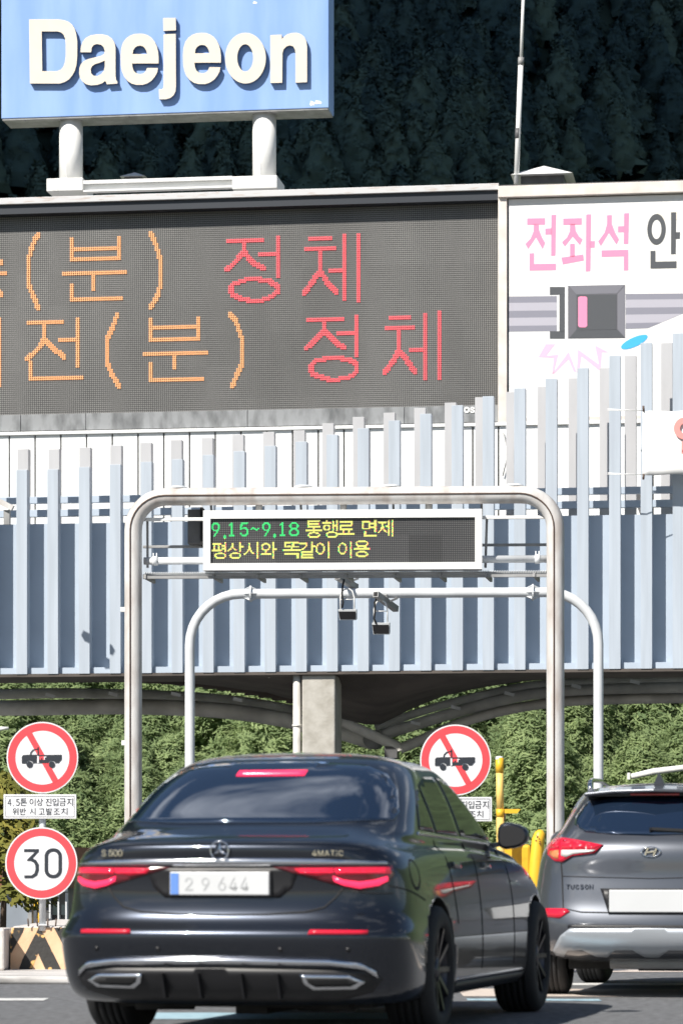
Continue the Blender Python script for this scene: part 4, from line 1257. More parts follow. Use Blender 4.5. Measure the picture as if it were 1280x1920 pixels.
# letters of the city sign
def outline_mesh(loops, depth, M, parent, mats, name, k):
    cu = bpy.data.curves.new(name, 'CURVE'); cu.dimensions = '2D'; cu.fill_mode = 'BOTH'; cu.extrude = depth / 2
    for l in loops:
        sp = cu.splines.new('POLY'); sp.points.add(len(l) - 1); sp.use_cyclic_u = True
        for q, (a, b) in enumerate(l): sp.points[q].co = (a, b, 0, 1)
    tmp = bpy.data.objects.new('tmp', cu); COL.objects.link(tmp)
    dg = bpy.context.evaluated_depsgraph_get(); dg.update()
    me = bpy.data.meshes.new_from_object(tmp.evaluated_get(dg))
    bpy.data.objects.remove(tmp)
    me.transform(WM[parent.name].inverted() @ M @ Matrix.Translation((0, k, 0)) @ Matrix.Rotation(R(90), 4, 'X'))
    me.materials.clear()
    for m in mats: me.materials.append(m)
    for p in me.polygons: p.material_index = 0 if p.normal.y < -0.7 else 1
    me.update()
    return link_mesh(name, me, parent)


# two-times photograph pixels, one list of outlines per letter
e_out = [(528,131),(543,132),(558,137),(572,146),(584,161),(592,178),(597,198),(599,220),(599,243),(500,243),(502,260),(507,272),(516,280),(530,283),(543,280),(551,272),(556,260),(597,260),(594,276),(586,291),(574,306),(558,317),(540,323),(515,323),(498,318),(483,308),(470,292),(462,272),(458,250),(457,215),(459,188),(466,165),(478,149),(492,139),(508,133)]
e_in = [(502,208),(504,194),(510,184),(519,178),(530,176),(541,179),(549,187),(554,197),(556,208)]
sh_ = lambda l, dx, dy: [(x + dx, y + dy) for x, y in l]
LET2 = {'D': [[(115,78),(228,78),(247,81),(263,87),(276,98),(285,113),(291,133),(295,160),(295,215),(292,248),(286,270),(276,288),(263,303),(248,312),(230,318),(118,318)],
              [(162,123),(222,123),(235,127),(244,135),(250,150),(252,172),(252,215),(249,238),(243,255),(234,266),(218,272),(164,272)]],
        'a': [[(307,201),(309,180),(315,163),(326,148),(344,138),(366,134),(390,134),(410,139),(425,150),(434,165),(438,185),(438,288),(440,304),(445,311),(445,318),(406,321),(400,308),(388,317),(370,323),(345,325),(327,320),(313,309),(305,295),(302,278),(303,260),(309,245),(320,234),(337,226),(362,220),(385,214),(396,207),(398,196),(394,182),(384,173),(368,170),(356,174),(349,184),(347,201)],
              [(398,232),(380,240),(362,245),(350,253),(345,265),(347,280),(356,289),(370,290),(384,283),(394,271),(398,255)]],
        'e': [e_out, e_in],
        'j': [[(616,73),(663,72),(664,119),(617,121)], [(618,134),(663,132),(664,330),(662,348),(655,362),(643,372),(625,377),(602,377),(600,339),(611,340),(617,334),(618,325)]],
        'e2': [sh_(e_out, 233, -3), sh_(e_in, 233, -3)],
        'o': [[(924 + 76 * math.cos(2 * math.pi * q / 40), 223 + 95 * math.sin(2 * math.pi * q / 40)) for q in range(40)], [(923 + 30 * math.cos(2 * math.pi * q / 32), 222 + 51 * math.sin(2 * math.pi * q / 32)) for q in range(32)]],
        'n': [[(1017,137),(1059,135),(1060,153),(1068,143),(1080,134),(1096,129),(1115,128),(1131,133),(1144,144),(1151,160),(1154,182),(1154,313),(1111,315),(1111,205),(1109,190),(1102,179),(1090,175),(1077,179),(1066,190),(1062,205),(1061,315),(1017,316)]]}
for ch, LL in LET2.items():
    loops = [[(lambda p: (p[0], p[2]))(FS.p(x / 2, y / 2)) for x, y in l] for l in LL]
    outline_mesh(loops, 0.11, FS.M, CITY, [M_letter, M_letter_s], 'letter', -0.06)
# small white maker's mark, half hidden behind a fin, on the board's sill
mb = MB(); x, _, z = FB.p(874, 768); mb.ring(x, z, 0.045, 0.058, 0.028, 0.062, n=20)
build('sill_mark', mb, M_white, BRD, FB.M)
glyph_mesh([('iS', FB.t(881), FB.t(888), FB.z(884, 773), FB.z(884, 763)), ('iA', FB.t(889.5), FB.t(899), FB.z(894, 773), FB.z(894, 763))], 0.012, FB.M, BRD, M_white, 'sill_mark', 0.05, offset=0.008)
# peeled patches at the corner of the blue sign
mb = MB()
for (x, y, w, h) in ((585, 194, 9, 9), (596, 192, 14, 7), (478, 5, 8, 5)):
    P = []
    for q in range(9):
        a = q * 2 * math.pi / 9; rr = 1 + .25 * math.sin(q * 2.3)
        p = FS.p(x + w / 2 * math.cos(a) * rr, y + h / 2 * math.sin(a) * rr, 0); P.append((p[0], p[2]))
    mb.prism(P, -0.004, 0.002)
build('peeled_patch', mb, M_white, CITY, FS.M)

# ------------------------------------------------------------------ message sign gantry
FG = Frame(40, R(3.0))
s40 = 40 / FPX
e = thing('sign_gantry', 'rounded galvanised pipe gantry carrying the lane message board', 'gantry', FG.M, (FG.t(645), 0, 0))
GAN = e
xl, xr = FG.t(250), FG.t(1040.5)
zt = FG.z(645, 929.5)
r = 16.6 * s40
cr = 0.42


def portal(xl, xr, zt, cr, k=0.0):
    P = [(xl, k, -0.02), (xl, k, 1.5), (xl, k, 3.0)]
    P += [(x, k, z) for x, z in arc_pts(xl + cr, zt - cr, cr, 180, 90, 9)]
    P += [(xl + (xr - xl) * .35, k, zt), (xl + (xr - xl) * .65, k, zt)]
    P += [(x, k, z) for x, z in arc_pts(xr - cr, zt - cr, cr, 90, 0, 9)]
    P += [(xr, k, 3.0), (xr, k, 1.5), (xr, k, -0.02)]
    return P


mb = MB(); mb.tube(portal(xl, xr, zt, cr), r, 26)
build('frame_pipe', mb, M_pole, e, FG.M)
mb = MB(); mb.tube(portal(xl - 0.025, xr - 0.02, zt + 0.004, cr + .01, -r - 0.004), 0.009, 8)
build('cable', mb, M_cable, e, FG.M)
for px in (333, 568, 733, 963):
    mb = MB(); t = FG.t(px); mb.lathe([(0, 0.035), (0.09, 0.03), (0.12, 0.012), (0.12, 0), (0.05, -0.02)], (t, 0.06, zt + r - 0.002), 'z', 20)
    build('pipe_cap', mb, M_pole2, e, FG.M)
for px, ya in ((231, 1143), (233, 1393)):
    mb = MB(); t = FG.t(px); z = FG.z(px, ya); mb.box(t - 0.03, t + 0.06, -.03, .03, z - .03, z + .03)
    build('cable_clip', mb, M_white, e, FG.M, bevel=0.005)
for ya, h, k, m, nm in ((971.5, 6, 0.05, M_white, 'top_rail'), (1023, 5, 0.5, M_steel, 'back_rail'), (1079, 9, 0.45, M_dsteel, 'walkway_channel')):
    mb = MB(); z = FG.z(645, ya, k)
    mb.box(FG.t(268, k), FG.t(1028, k), k, k + 0.05, z - h / 2 * s40, z + h / 2 * s40)
    build(nm, mb, m, e, FG.M, bevel=0.004)
mb = MB(); z = FG.z(645, 1050, 0.12)
mb.tube([(FG.t(268), 0.12, z), (FG.t(1028), 0.12, z)], 7 * s40, 16)
for px in (289, 1007):
    mb.tube([(FG.t(px - 5), 0.12, z), (FG.t(px + 5), 0.12, z)], 9 * s40, 16)
    for d in (-3, 3):
        mb.tube([(FG.t(px + d), 0.12, z), (FG.t(px + d), 0.12, z + 0.10)], 0.008, 6)
build('cross_pipe', mb, M_pole2, e, FG.M)
mb = MB(); z = FG.z(645, 1075, 0.0)
x = FG.t(272)
random.seed(2)
while x < FG.t(1026):
    mb.bar((x, -0.02, z + .02), (x, 0.45, z + .02), 0.012, 0.012)
    x += 0.03
for kk in (0.0, 0.09, .18, .27, .36): mb.bar((FG.t(272), kk, z + .012), (FG.t(1026), kk, z + .012), 0.01, 0.008)
build('walkway_grating', mb, M_pole2, e, FG.M, kind='stuff')
mb = MB()
for px in (272, 400, 482, 562, 648, 738, 824, 910, 1000):
    mb.bar((FG.t(px), -0.02, z - .03), (FG.t(px + 10), 0.47, z - .05), 0.03, 0.05)
mb.box(FG.t(270), FG.t(1026), 0.0, 0.02, z - .055, z - .02)
build('walkway_bracket', mb, M_steel, e, FG.M)
for px in (485, 643, 803):
    mb = MB(); mb.tube([(FG.t(px), 0.05, FG.z(px, 960)), (FG.t(px), 0.05, zt)], 6.5 * s40, 12)
    build('hanger', mb, M_steel, e, FG.M)
for px in (393, 562, 736, 902):
    mb = MB(); mb.tube([(FG.t(px), 0.3, FG.z(px, 960)), (FG.t(px), 0.1, zt)], 2.2 * s40, 8)
    build('stay', mb, M_steel, e, FG.M)
for px in (275, 912):
    mb = MB(); mb.bar((FG.t(px), .1, FG.z(px, 970)), (FG.t(px - 3), .3, FG.z(px, 1060)), 0.03, 0.03)
    build('stay', mb, M_steel, e, FG.M)

# message board
e = thing('message_board', 'white framed lane message board with green and yellow dot text', 'message board', FG.M, (FG.t(642), -0.15, FG.z(642, 1068)))
x0, x1 = FG.t(381, -.15), FG.t(903, -.15)
z0, z1 = FG.z(642, 1068, -.15), FG.z(642, 955.5, -.15)
sx0, sx1 = FG.t(394.5, -.15), FG.t(890, -.15)
sz0, sz1 = FG.z(642, 1055, -.15), FG.z(642, 971, -.15)
mb = MB(); mb.box(x0, x1, -0.10, 0.12, z0 + .004, z1 - .004)
build('cabinet', mb, M_white, e, FG.M)
mb = MB()
for a in ((x0, x1, sz1, z1), (x0, x1, z0, sz0)): mb.box(a[0], a[1], -0.15, -0.102, a[2], a[3])
for a in ((x0, sx0, sz0, sz1), (sx1, x1, sz0, sz1)): mb.box(a[0], a[1], -0.149, -0.1025, a[2], a[3])
build('frame', mb, M_white, e, FG.M)
PV = (sx1 - sx0) / 286
PVz = (sz1 - sz0) / 48
se = thing('screen', None, None, FG.M, (sx0, -0.11, sz1 - 48 * PV))
se.parent = e; se.matrix_world = WM[se.name]
T = WM[e.name].inverted() @ WM[se.name]; se.location, q_, _ = T.decompose(); se.rotation_euler = q_.to_euler()
bpy.data.objects.remove(se)
M_vms = dot_mat('message_dots', PV * 2, (0.12, 0.12, 0.12), (0.018, 0.018, 0.020), ax=0.30, module=PV * 36)
mb = MB(); mb.box(sx0, sx1, -0.118, -0.103, sz0, sz1)
build('screen', mb, M_vms, e, FG.M)
mg, my, mr = MB(), MB(), MB()
random.seed(6)
R2 = [''.join(r) for r in VMS_ROWS]
for j, rw in enumerate(R2):
    for i, ch in enumerate(rw):
        if ch == '.': continue
        b = mg if ch == 'g' else my
        if ch == 'y':
            if i and rw[i - 1] == '.' and random.random() < .22: b = mg
            elif i < 285 and rw[i + 1] == '.' and random.random() < .22: b = mr
        cx = sx0 + (i + .5) * PV; cz = sz1 - (j + .5) * PVz; h = PV * .5 * .80
        b.add([(cx - h, -0.121, cz - h), (cx + h, -0.121, cz - h), (cx + h, -0.121, cz + h), (cx - h, -0.121, cz + h)], [(0, 1, 2, 3)])
build('green_lamps', mg, M_ledg, e, FG.M, kind='stuff')
build('yellow_lamps', my, M_ledy, e, FG.M, kind='stuff')
build('red_lamps', mr, M_ledr, e, FG.M, kind='stuff')

# dark control cabinet beside the message board
e = thing('control_cabinet', 'dark grey control cabinet hanging left of the message board', 'control box', FG.M, (FG.t(368), 0.3, FG.z(368, 1020)))
mb = MB(); mb.box(FG.t(352, .3), FG.t(377, .3), 0.3, 0.55, FG.z(365, 1019, .3), FG.z(365, 955, .3))
build('housing', mb, M_dsteel, e, FG.M, bevel=0.006)
mb = MB(); mb.box(FG.t(376, .3), FG.t(381, .3), 0.25, 0.5, FG.z(365, 1022, .3), FG.z(365, 952, .3))
build('door', mb, M_black, e, FG.M)

# ------------------------------------------------------------------ sensor gantry
FH = Frame(45, R(3.5))
s45 = 45 / FPX
e = thing('sensor_gantry', 'plain pale grey pipe portal with flanges standing behind the message board', 'gantry', FH.M, (FH.t(737), 0, 0))
xl, xr = FH.t(356), FH.t(1121)
zt = FH.z(737, 1112)
mb = MB(); mb.tube(portal(xl, xr, zt, 0.72), 9.3 * s45, 20)
build('frame_pipe', mb, M_pole2, e, FH.M)
for px in (470, 998):
    mb = MB(); t = FH.t(px)
    mb.lathe([(0, -0.012), (15.5 * s45, -0.012), (15.5 * s45, 0.012), (0, 0.012)], (t, 0, zt), 'x', 20, smooth=False)
    for a in range(6):
        an = a * math.pi / 3
        d = Vector((0, math.cos(an), math.sin(an)))
        c = Vector((t, 0, zt))
        for sgn in (-1, 1):
            p0, p1, p2 = c + Vector((sgn * .012, 0, 0)) + d * 8 * s45, c + Vector((sgn * .012, 0, 0)) + d * 15 * s45, c + Vector((sgn * .10, 0, 0)) + d * 9 * s45
            n_ = Vector((1, 0, 0)).cross(d) * 0.006
            mb.add([p0 + n_, p1 + n_, p2 + n_, p0 - n_, p1 - n_, p2 - n_], [(0, 1, 2), (5, 4, 3), (0, 3, 4, 1), (1, 4, 5, 2), (2, 5, 3, 0)])
    build('flange', mb, M_pole2, e, FH.M)


def sensor(lbl, arm0, arm1, yx, ytop, px0, px1, py0, py1, cable):
    e = thing('lane_sensor', lbl, 'sensor', FH.M, FH.p((px0 + px1) / 2, ytop, -0.25), group='lane sensors hung from the pipe gantry')
    k = -0.3
    a = Vector(FH.p(*arm0, -0.45)); b = Vector(FH.p(*arm1, 0.2))
    mb = MB(); mb.bar(a, b, 11 * s45, 11 * s45)
    build('arm', mb, M_steel, e, FH.M, bevel=0.003)
    mb = MB(); d = (a - b).normalized(); mb.bar(a + d * .0005, a + d * 0.004, 7.5 * s45, 7.5 * s45); build('arm_opening', mb, M_black, e, FH.M)
    mb = MB(); m = (a + b) / 2
    mb.bar(m + Vector((0.0, 0, .10)), m + Vector((.03, 0.05, -.02)), 0.04, 0.03); mb.bar(m + Vector((-.03, 0, .1)), m + Vector((-.08, 0, -.01)), 0.015, 0.03)
    mb.bar(m + Vector((.05, 0, .0)), m + Vector((.16, 0.1, .06)), 0.015, 0.03)
    build('clamp', mb, M_steel, e, FH.M)
    yl, yr = px0 + 4, px1 - 4
    mb = MB()
    mb.tube([FH.p(yl, py0, k), FH.p(yl, ytop + 18, k), FH.p(yl + 4, ytop + 6, k), FH.p((yl + yr) / 2, ytop, k), FH.p(yr - 4, ytop + 6, k), FH.p(yr, ytop + 18, k), FH.p(yr, py0, k)], 0.011, 6)
    mb.tube([FH.p(yl, ytop + 22, k), FH.p(yr, ytop + 22, k)], 0.008, 6)
    build('yoke', mb, M_white, e, FH.M)
    xa, xb = FH.t(px0, k), FH.t(px1, k); za, zb_ = FH.z(px0, py1, k), FH.z(px0, py0, k)
    mb = MB()
    mb.add([(xa, k - .04, zb_ + .0), (xb, k - .04, zb_ + .0), (xb + .005, k + .10, zb_ + .01), (xa + .005, k + .10, zb_ + .01),
            (xa + .02, k + .0, za), (xb - .0, k + .0, za), (xb + .005, k + .13, za + .03), (xa + .025, k + .13, za + .03)],
           [(0, 1, 2, 3), (7, 6, 5, 4), (0, 4, 5, 1), (1, 5, 6, 2), (2, 6, 7, 3), (3, 7, 4, 0)])
    build('panel', mb, M_pole2, e, FH.M, bevel=0.004)
    mb = MB()
    mb.add([(xa + .006, k - .043, zb_ - .03), (xb - .008, k - .043, zb_ - .03), (xb - .01, k - .008, za + .012), (xa + .024, k - .008, za + .012)], [(0, 3, 2, 1)])
    build('dark_face', mb, M_plastic, e, FH.M)
    mb = MB(); mb.tube([FH.p(x, y, -0.35) for x, y in cable], 0.014, 6)
    build('cable', mb, M_black, e, FH.M)


sensor('black faced lane sensor hanging directly under the message board', (632, 1081), (667, 1101), 0, 1102, 634, 668, 1143, 1163, [(645, 1086), (642, 1100), (641, 1115), (643, 1130), (641, 1140)])
sensor('lower black faced lane sensor tilted under the pipe on a slanting arm', (704, 1114), (742, 1142), 0, 1124, 697, 730, 1168, 1190, [(707, 1118), (702, 1130), (703, 1145), (701, 1160), (705, 1170)])

# ------------------------------------------------------------------ road signs
S28 = 28.4 / FPX
FR = Frame(28.4, 0.0)


def truck_icon(cx, cy, s):
    """pickup silhouette, traced in photograph pixels about the left sign, mapped to (cx, cy)"""
    o = lambda pts: [((x - 80) * s + cx, (y - 1421) * s + cy) for x, y in pts]
    z = lambda pts: [(x / 3.308, 1340 + y / 3.31) for x, y in pts]
    P = [z([(137, 304), (137, 262), (146, 252), (190, 250), (232, 250), (232, 300), (206, 304), (204, 292), (186, 284), (168, 294), (166, 304)]),
         z([(244, 252), (384, 250), (384, 280), (372, 292), (366, 301), (344, 301), (338, 290), (322, 286), (306, 292), (300, 302), (244, 302)])]
    arcs = z([(188, 250), (190, 235), (205, 218), (225, 213), (240, 213), (240, 219), (226, 219), (208, 225), (197, 238), (194, 250)])
    post = z([(235, 203), (243, 203), (244, 262), (235, 262)])
    return [o(p) for p in P + [arcs, post]], [((186 / 3.308 - 80) * s + cx, (1340 + 312 / 3.31 - 1421) * s + cy), ((324 / 3.308 - 80) * s + cx, (1340 + 312 / 3.31 - 1421) * s + cy)]


def round_sign(parent, cx, cy, rpx, kind):
    x, _, z = FR.p(cx, cy); r = rpx * S28
    nm = 'no_entry_disc' if kind == 'truck' else 'speed_disc'
    mb = MB(); mb.disc(x, z, 0, 0.012, r, 64)
    d = build(nm, mb, M_signw, parent, FR.M)
    q = WM[d.name]
    mb = MB(); mb.ring(x, z, -0.002, 0.001, r * 0.755, r * 0.965, 64)
    if kind == 'truck':
        a = R(-61); w = 0.030 * r / .31
        dx, dz = math.cos(a), math.sin(a)
        L = r * .77
        mb.prism([(x - dx * L - dz * w * .9, z - dz * L + dx * w * .9), (x - dx * L + dz * w * .9, z - dz * L - dx * w * .9), (x + dx * L + dz * w * .9, z + dz * L - dx * w * .9), (x + dx * L - dz * w * .9, z + dz * L + dx * w * .9)], -0.0035, -0.0005)
    build('red_band', mb, M_red, d, FR.M)
    mb = MB()
    if kind == 'truck':
        polys, wh = truck_icon(cx, cy, 1.0)
        for p in polys:
            mb.prism([(a_[0], a_[2]) for a_ in [FR.p(px, py) for px, py in p]], -0.006, -0.0042)
        for wx, wy in wh:
            a_ = FR.p(wx, wy); mb.disc(a_[0], a_[2], -0.006, -0.0042, 6.0 * S28, 20)
        build('truck_symbol', mb, M_ink, d, FR.M)
        mb = MB()
        zq = lambda pts: [((x_ / 3.308 - 80) + cx, (1340 + y_ / 3.31 - 1421) + cy) for x_, y_ in pts]
        mb.prism([(a_[0], a_[2]) for a_ in [FR.p(px, py) for px, py in zq([(246, 262), (275, 260), (276, 282), (268, 283), (266, 272), (258, 272), (256, 282), (248, 282)])]], -0.008, -0.0062)
        build('red_smudge', mb, M_red, d, FR.M)
        mb = MB()
        mb.prism([(a_[0], a_[2]) for a_ in [FR.p(px, py) for px, py in zq([(233, 258), (243, 258), (243, 303), (233, 303)])]], -0.0075, -0.0062)
        build('white_gap', mb, M_signw, d, FR.M)
        mb = MB()
        mb.prism([(a_[0], a_[2]) for a_ in [FR.p(px, py) for px, py in zq([(275, 262), (290, 262), (290, 267), (282, 267), (280, 282), (276, 282)])]], -0.0085, -0.0082)
        build('white_gap', mb, M_signw, d, FR.M)
    else:
        zq = lambda pts: [((x_ / 3.308), (1340 + y_ / 3.31)) for x_, y_ in pts]
        three = zq([(151, 834), (243, 834), (243, 850), (204, 892), (226, 902), (243, 930), (243, 965), (232, 998), (205, 1015), (153, 1015), (153, 997), (198, 997), (215, 984), (222, 960), (221, 938), (212, 918), (192, 908), (170, 908), (170, 900), (218, 852), (151, 852)])
        mb.prism([(a_[0], a_[2]) for a_ in [FR.p(px, py) for px, py in three]], -0.004, -0.0015)
        # zero: rounded ring
        def rr(cx_, cy_, hx, hy, rad):
            out = []
            for (sx_, sy_, a0_) in ((1, -1, -90), (1, 1, 0), (-1, 1, 90), (-1, -1, 180)):
                for i_ in range(7):
                    a_ = R(a0_ + 15 * i_)
                    out.append((cx_ + sx_ * (hx - rad) + rad * math.cos(a_), cy_ + sy_ * (hy - rad) + rad * math.sin(a_)))
            return out
        o1 = zq(rr(332, 922, 54, 93, 50)); i1 = zq(rr(332, 922, 32, 72, 31))
        A = [FR.p(*p) for p in o1]; B = [FR.p(*p) for p in i1]; n = len(A)
        vs = [(p[0], -0.004, p[2]) for p in A] + [(p[0], -0.004, p[2]) for p in B] + [(p[0], -0.0015, p[2]) for p in A] + [(p[0], -0.0015, p[2]) for p in B]
        fs = []
        for i_ in range(n):
            j_ = (i_ + 1) % n
            fs += [(i_, j_, n + j_, n + i_), (i_, i_ + 2 * n, j_ + 2 * n, j_), (n + i_, n + j_, 3 * n + j_, 3 * n + i_)]
        mb.add(vs, fs)
        build('numeral', mb, M_ink, d, FR.M, recalc=False)
    mb = MB(); mb.ring(x, z, 0.0125, 0.03, r * .95, r * .985, 48)
    build('rear_rim', mb, M_steel, d, FR.M)
    return d


LINE1 = [('4', 15, 22, 1498, 1511), ('.', 25, 27, 1509.5, 1511.5), ('5', 30, 37.5, 1498, 1511), ('톤', 39, 51, 1497, 1511), ('이', 56, 67, 1497, 1511), ('상', 69, 81, 1497, 1511),
         ('진', 86, 97, 1497, 1511), ('입', 99, 110, 1497, 1511), ('금', 112, 124, 1497, 1511), ('지', 126, 137, 1497, 1511)]
LINE2 = [('위', 24, 35, 1515, 1528), ('반', 38, 49, 1515, 1528), ('시', 56, 67, 1515, 1528), ('고', 73, 84.5, 1516, 1527), ('발', 87, 98.5, 1515, 1528), ('조', 101, 113, 1516, 1527), ('치', 115, 127, 1515, 1528)]


def text_plate(parent, dx, dy, key=None):
    mb = MB()
    a = FR.p(7.5 + dx, 1535 + dy); b = FR.p(143.5 + dx, 1489.5 + dy)
    mb.box(a[0], b[0], -0.004, 0.012, a[2], b[2])
    pl = build('text_plate', mb, M_signw, parent, FR.M, bevel=0.003)
    mb = MB()
    a = FR.p(11 + dx, 1532 + dy); b = FR.p(140 + dx, 1492.5 + dy); w = 0.7 * S28 * 1.2
    for q in ((a[0], b[0], a[2], a[2] + w), (a[0], b[0], b[2] - w, b[2])): mb.box(q[0], q[1], -0.006, -0.0045, q[2], q[3])
    for q in ((a[0], a[0] + w), (b[0] - w, b[0])): mb.box(q[0], q[1], -0.0058, -0.0047, a[2] + w, b[2] - w)
    build('border', mb, M_ink, pl, FR.M)
    for L in (LINE1, LINE2):
        items = [('n' + c, FR.t(x0 + dx), FR.t(x1 + dx), FR.z(x0, y1 + dy), FR.z(x0, y0 + dy)) for c, x0, x1, y0, y1 in L]
        for it in items: glyph_mesh([it], 0.0015, FR.M, pl, M_ink, 'letter', -0.0062, offset=0.0004)


e = thing('road_sign', 'left road sign post with no truck disc, Korean text plate and red ringed 30 disc', 'road sign', FR.M, (FR.t(78), 0.06, 0.45))
mb = MB(); t = FR.t(79); mb.tube([(t, 0.06, 0.40), (t, 0.06, FR.z(79, 1370))], 6.3 * S28, 16)
mb.box(t - .05, t + .05, .02, .1, .45, .46)
build('post', mb, M_pole2, e, FR.M)
round_sign(e, 80, 1420.5, 67, 'truck')
text_plate(e, 0, 0)
round_sign(e, 78, 1618.5, 67.5, 'speed')
mb = MB()
for dx_ in (-.12, -.04, .05, .12): mb.tube([(t + dx_, 0.02, .44), (t + dx_ * 1.05, 0.02, .51)], 0.007, 6)
build('anchor_bolts', mb, M_cable, e, FR.M)

e = thing('road_sign', 'right road sign with no truck disc and text plate partly behind the black sedan', 'road sign', FR.M, (FR.t(853), 0.06, 0.05))
mb = MB(); t = FR.t(853); mb.tube([(t, 0.06, 0.04), (t, 0.06, FR.z(853, 1375))], 6.3 * S28, 16)
build('post', mb, M_pole2, e, FR.M)
round_sign(e, 853.5, 1425, 66.5, 'truck')
text_plate(e, 778, 5)

# ------------------------------------------------------------------ barrier end with worn chevrons
e = thing('concrete_barrier', 'concrete barrier end with worn black and peach chevrons under the 30 sign', 'barrier', FR.M, (FR.t(78), 0.2, 0.06))
mb = MB()
xa, xb = FR.t(19), FR.t(150); zt_ = FR.z(75, 1737); zb_ = 0.06
mb.add([(xa, 0.0, zb_), (xb, 0.0, zb_), (xb, 4.5, zb_), (xa, 4.5, zb_), (xa + .02, 0.06, zt_), (xb - .02, 0.06, zt_), (xb - .02, 4.5, zt_), (xa + .02, 4.5, zt_)],
       [(0, 3, 2, 1), (4, 5, 6, 7), (0, 1, 5, 4), (1, 2, 6, 5), (2, 3, 7, 6), (3, 0, 4, 7)])
build('block', mb, M_barr, e, FR.M, bevel=0.015)


def on_face(px, py):
    z = FR.z(px, py); f = (z - zb_) / (zt_ - zb_)
    return (FR.t(px), -0.003 + 0.06 * f, z)


def face_poly(name, polys, m, kk=0.0):
    mb = MB()
    for P in polys:
        vs = [on_face(*p) for p in P]; n = len(vs)
        vs = [(a_, b_ - kk, c_) for a_, b_, c_ in vs]
        back = [(a_, b_ + 0.004, c_) for a_, b_, c_ in vs]
        mb.add(vs + back, [tuple(range(n)), tuple(range(2 * n - 1, n - 1, -1))] + [(i, n + i, n + (i + 1) % n, (i + 1) % n) for i in range(n)])
    build(name, mb, m, e, FR.M, recalc=True)


zq = lambda pts: [((x_ / 3.308), (1340 + y_ / 3.31)) for x_, y_ in pts]
face_poly('painted_face', [zq([(66, 1322), (490, 1322), (490, 1608), (66, 1612)])], M_barro)
face_poly('black_chevron', [zq([(80, 1322), (148, 1322), (140, 1350), (66, 1490), (63, 1430), (66, 1360)]),
                            zq([(238, 1312 + 10), (262, 1350), (394, 1606), (320, 1606), (296, 1606), (236, 1480), (190, 1606), (110, 1608), (140, 1520)]),
                            zq([(332, 1322), (470, 1322), (470, 1480), (410, 1470), (370, 1390)])], M_barrk, 0.003)
FL_ = FR
e = thing('barrier_block', 'plain pale concrete block at the left edge beside the chevron barrier', 'barrier', FR.M, (FR.t(6), -0.1, 0.06))
mb = MB(); mb.box(FR.t(-60), FR.t(16.5), -0.35, 0.3, 0.06, FR.z(8, 1740))
build('block', mb, M_barr, e, FR.M, bevel=0.02)
mb = MB(); mb.box(FR.t(-60), FR.t(3), -0.36, -0.345, 0.10, FR.z(0, 1750))
build('recess', mb, M_dsteel, e, FR.M)

# ------------------------------------------------------------------ toll booth far left
FT = Frame(47)
e = thing('toll_booth', 'grey toll booth with brown fascia and glass door behind the left signs', 'toll booth', FT.M, (FT.t(60), 0, 0))
mb = MB(); mb.box(FT.t(-120), FT.t(112), 0.2, 4, -0.02, FT.z(60, 1590))
build('body', mb, M_dsteel, e, FT.M)
mb = MB(); mb.box(FT.t(-120), FT.t(122), -0.1, 4, FT.z(60, 1665), FT.z(60, 1588))
mb.box(FT.t(-120), FT.t(122), -0.104, -0.1, FT.z(60, 1648), FT.z(60, 1646))
build('fascia', mb, M_brownp, e, FT.M, bevel=0.01)
mb = MB(); mb.box(FT.t(-120), FT.t(59), 0.1, 0.21, -0.02, FT.z(60, 1673))
build('front_panel', mb, M_booth, e, FT.M)
mb = MB(); mb.box(FT.t(-120), FT.t(122), 0.02, 0.2, FT.z(60, 1672), FT.z(60, 1666))
build('head_rail', mb, M_pole2, e, FT.M)
for a_, b_ in ((93, 106), (109, 122)):
    mb = MB(); mb.box(FT.t(a_), FT.t(b_), 0.12, 0.16, 0.3, FT.z(100, 1676))
    build('door_glass', mb, M_boothglass, e, FT.M)
mb = MB()
for px in (91.5, 107.5, 122): mb.box(FT.t(px) - .012, FT.t(px) + .012, 0.08, 0.18, 0, FT.z(100, 1674))
build('door_frame', mb, M_pole2, e, FT.M)
mb = MB(); mb.box(FT.t(60), FT.t(67), -0.1, 0.1, 0.0, FT.z(60, 1702))
build('bollard_stub', mb, M_signw, e, FT.M, bevel=0.02)
e = thing('payment_machine', 'small grey and yellow machine housing behind the left sign post', 'machine', FT.M, (FT.t(60), -0.5, 0))
mb = MB(); mb.box(FT.t(45, -.5), FT.t(63, -.5), -0.5, -0.2, FT.z(55, 1700, -.5), FT.z(55, 1682, -.5))
mb.box(FT.t(50, -.5), FT.t(58, -.5), -0.42, -0.3, 0, FT.z(55, 1699, -.5))
build('housing', mb, M_steel, e, FT.M, bevel=0.01)
mb = MB(); mb.box(FT.t(64, -.5), FT.t(78, -.5), -0.5, -0.25, FT.z(55, 1702, -.5), FT.z(55, 1683, -.5))
mb.box(FT.t(69, -.5), FT.t(73, -.5), -0.42, -0.3, 0, FT.z(55, 1701, -.5))
build('yellow_cover', mb, M_yellow, e, FT.M, bevel=0.01)

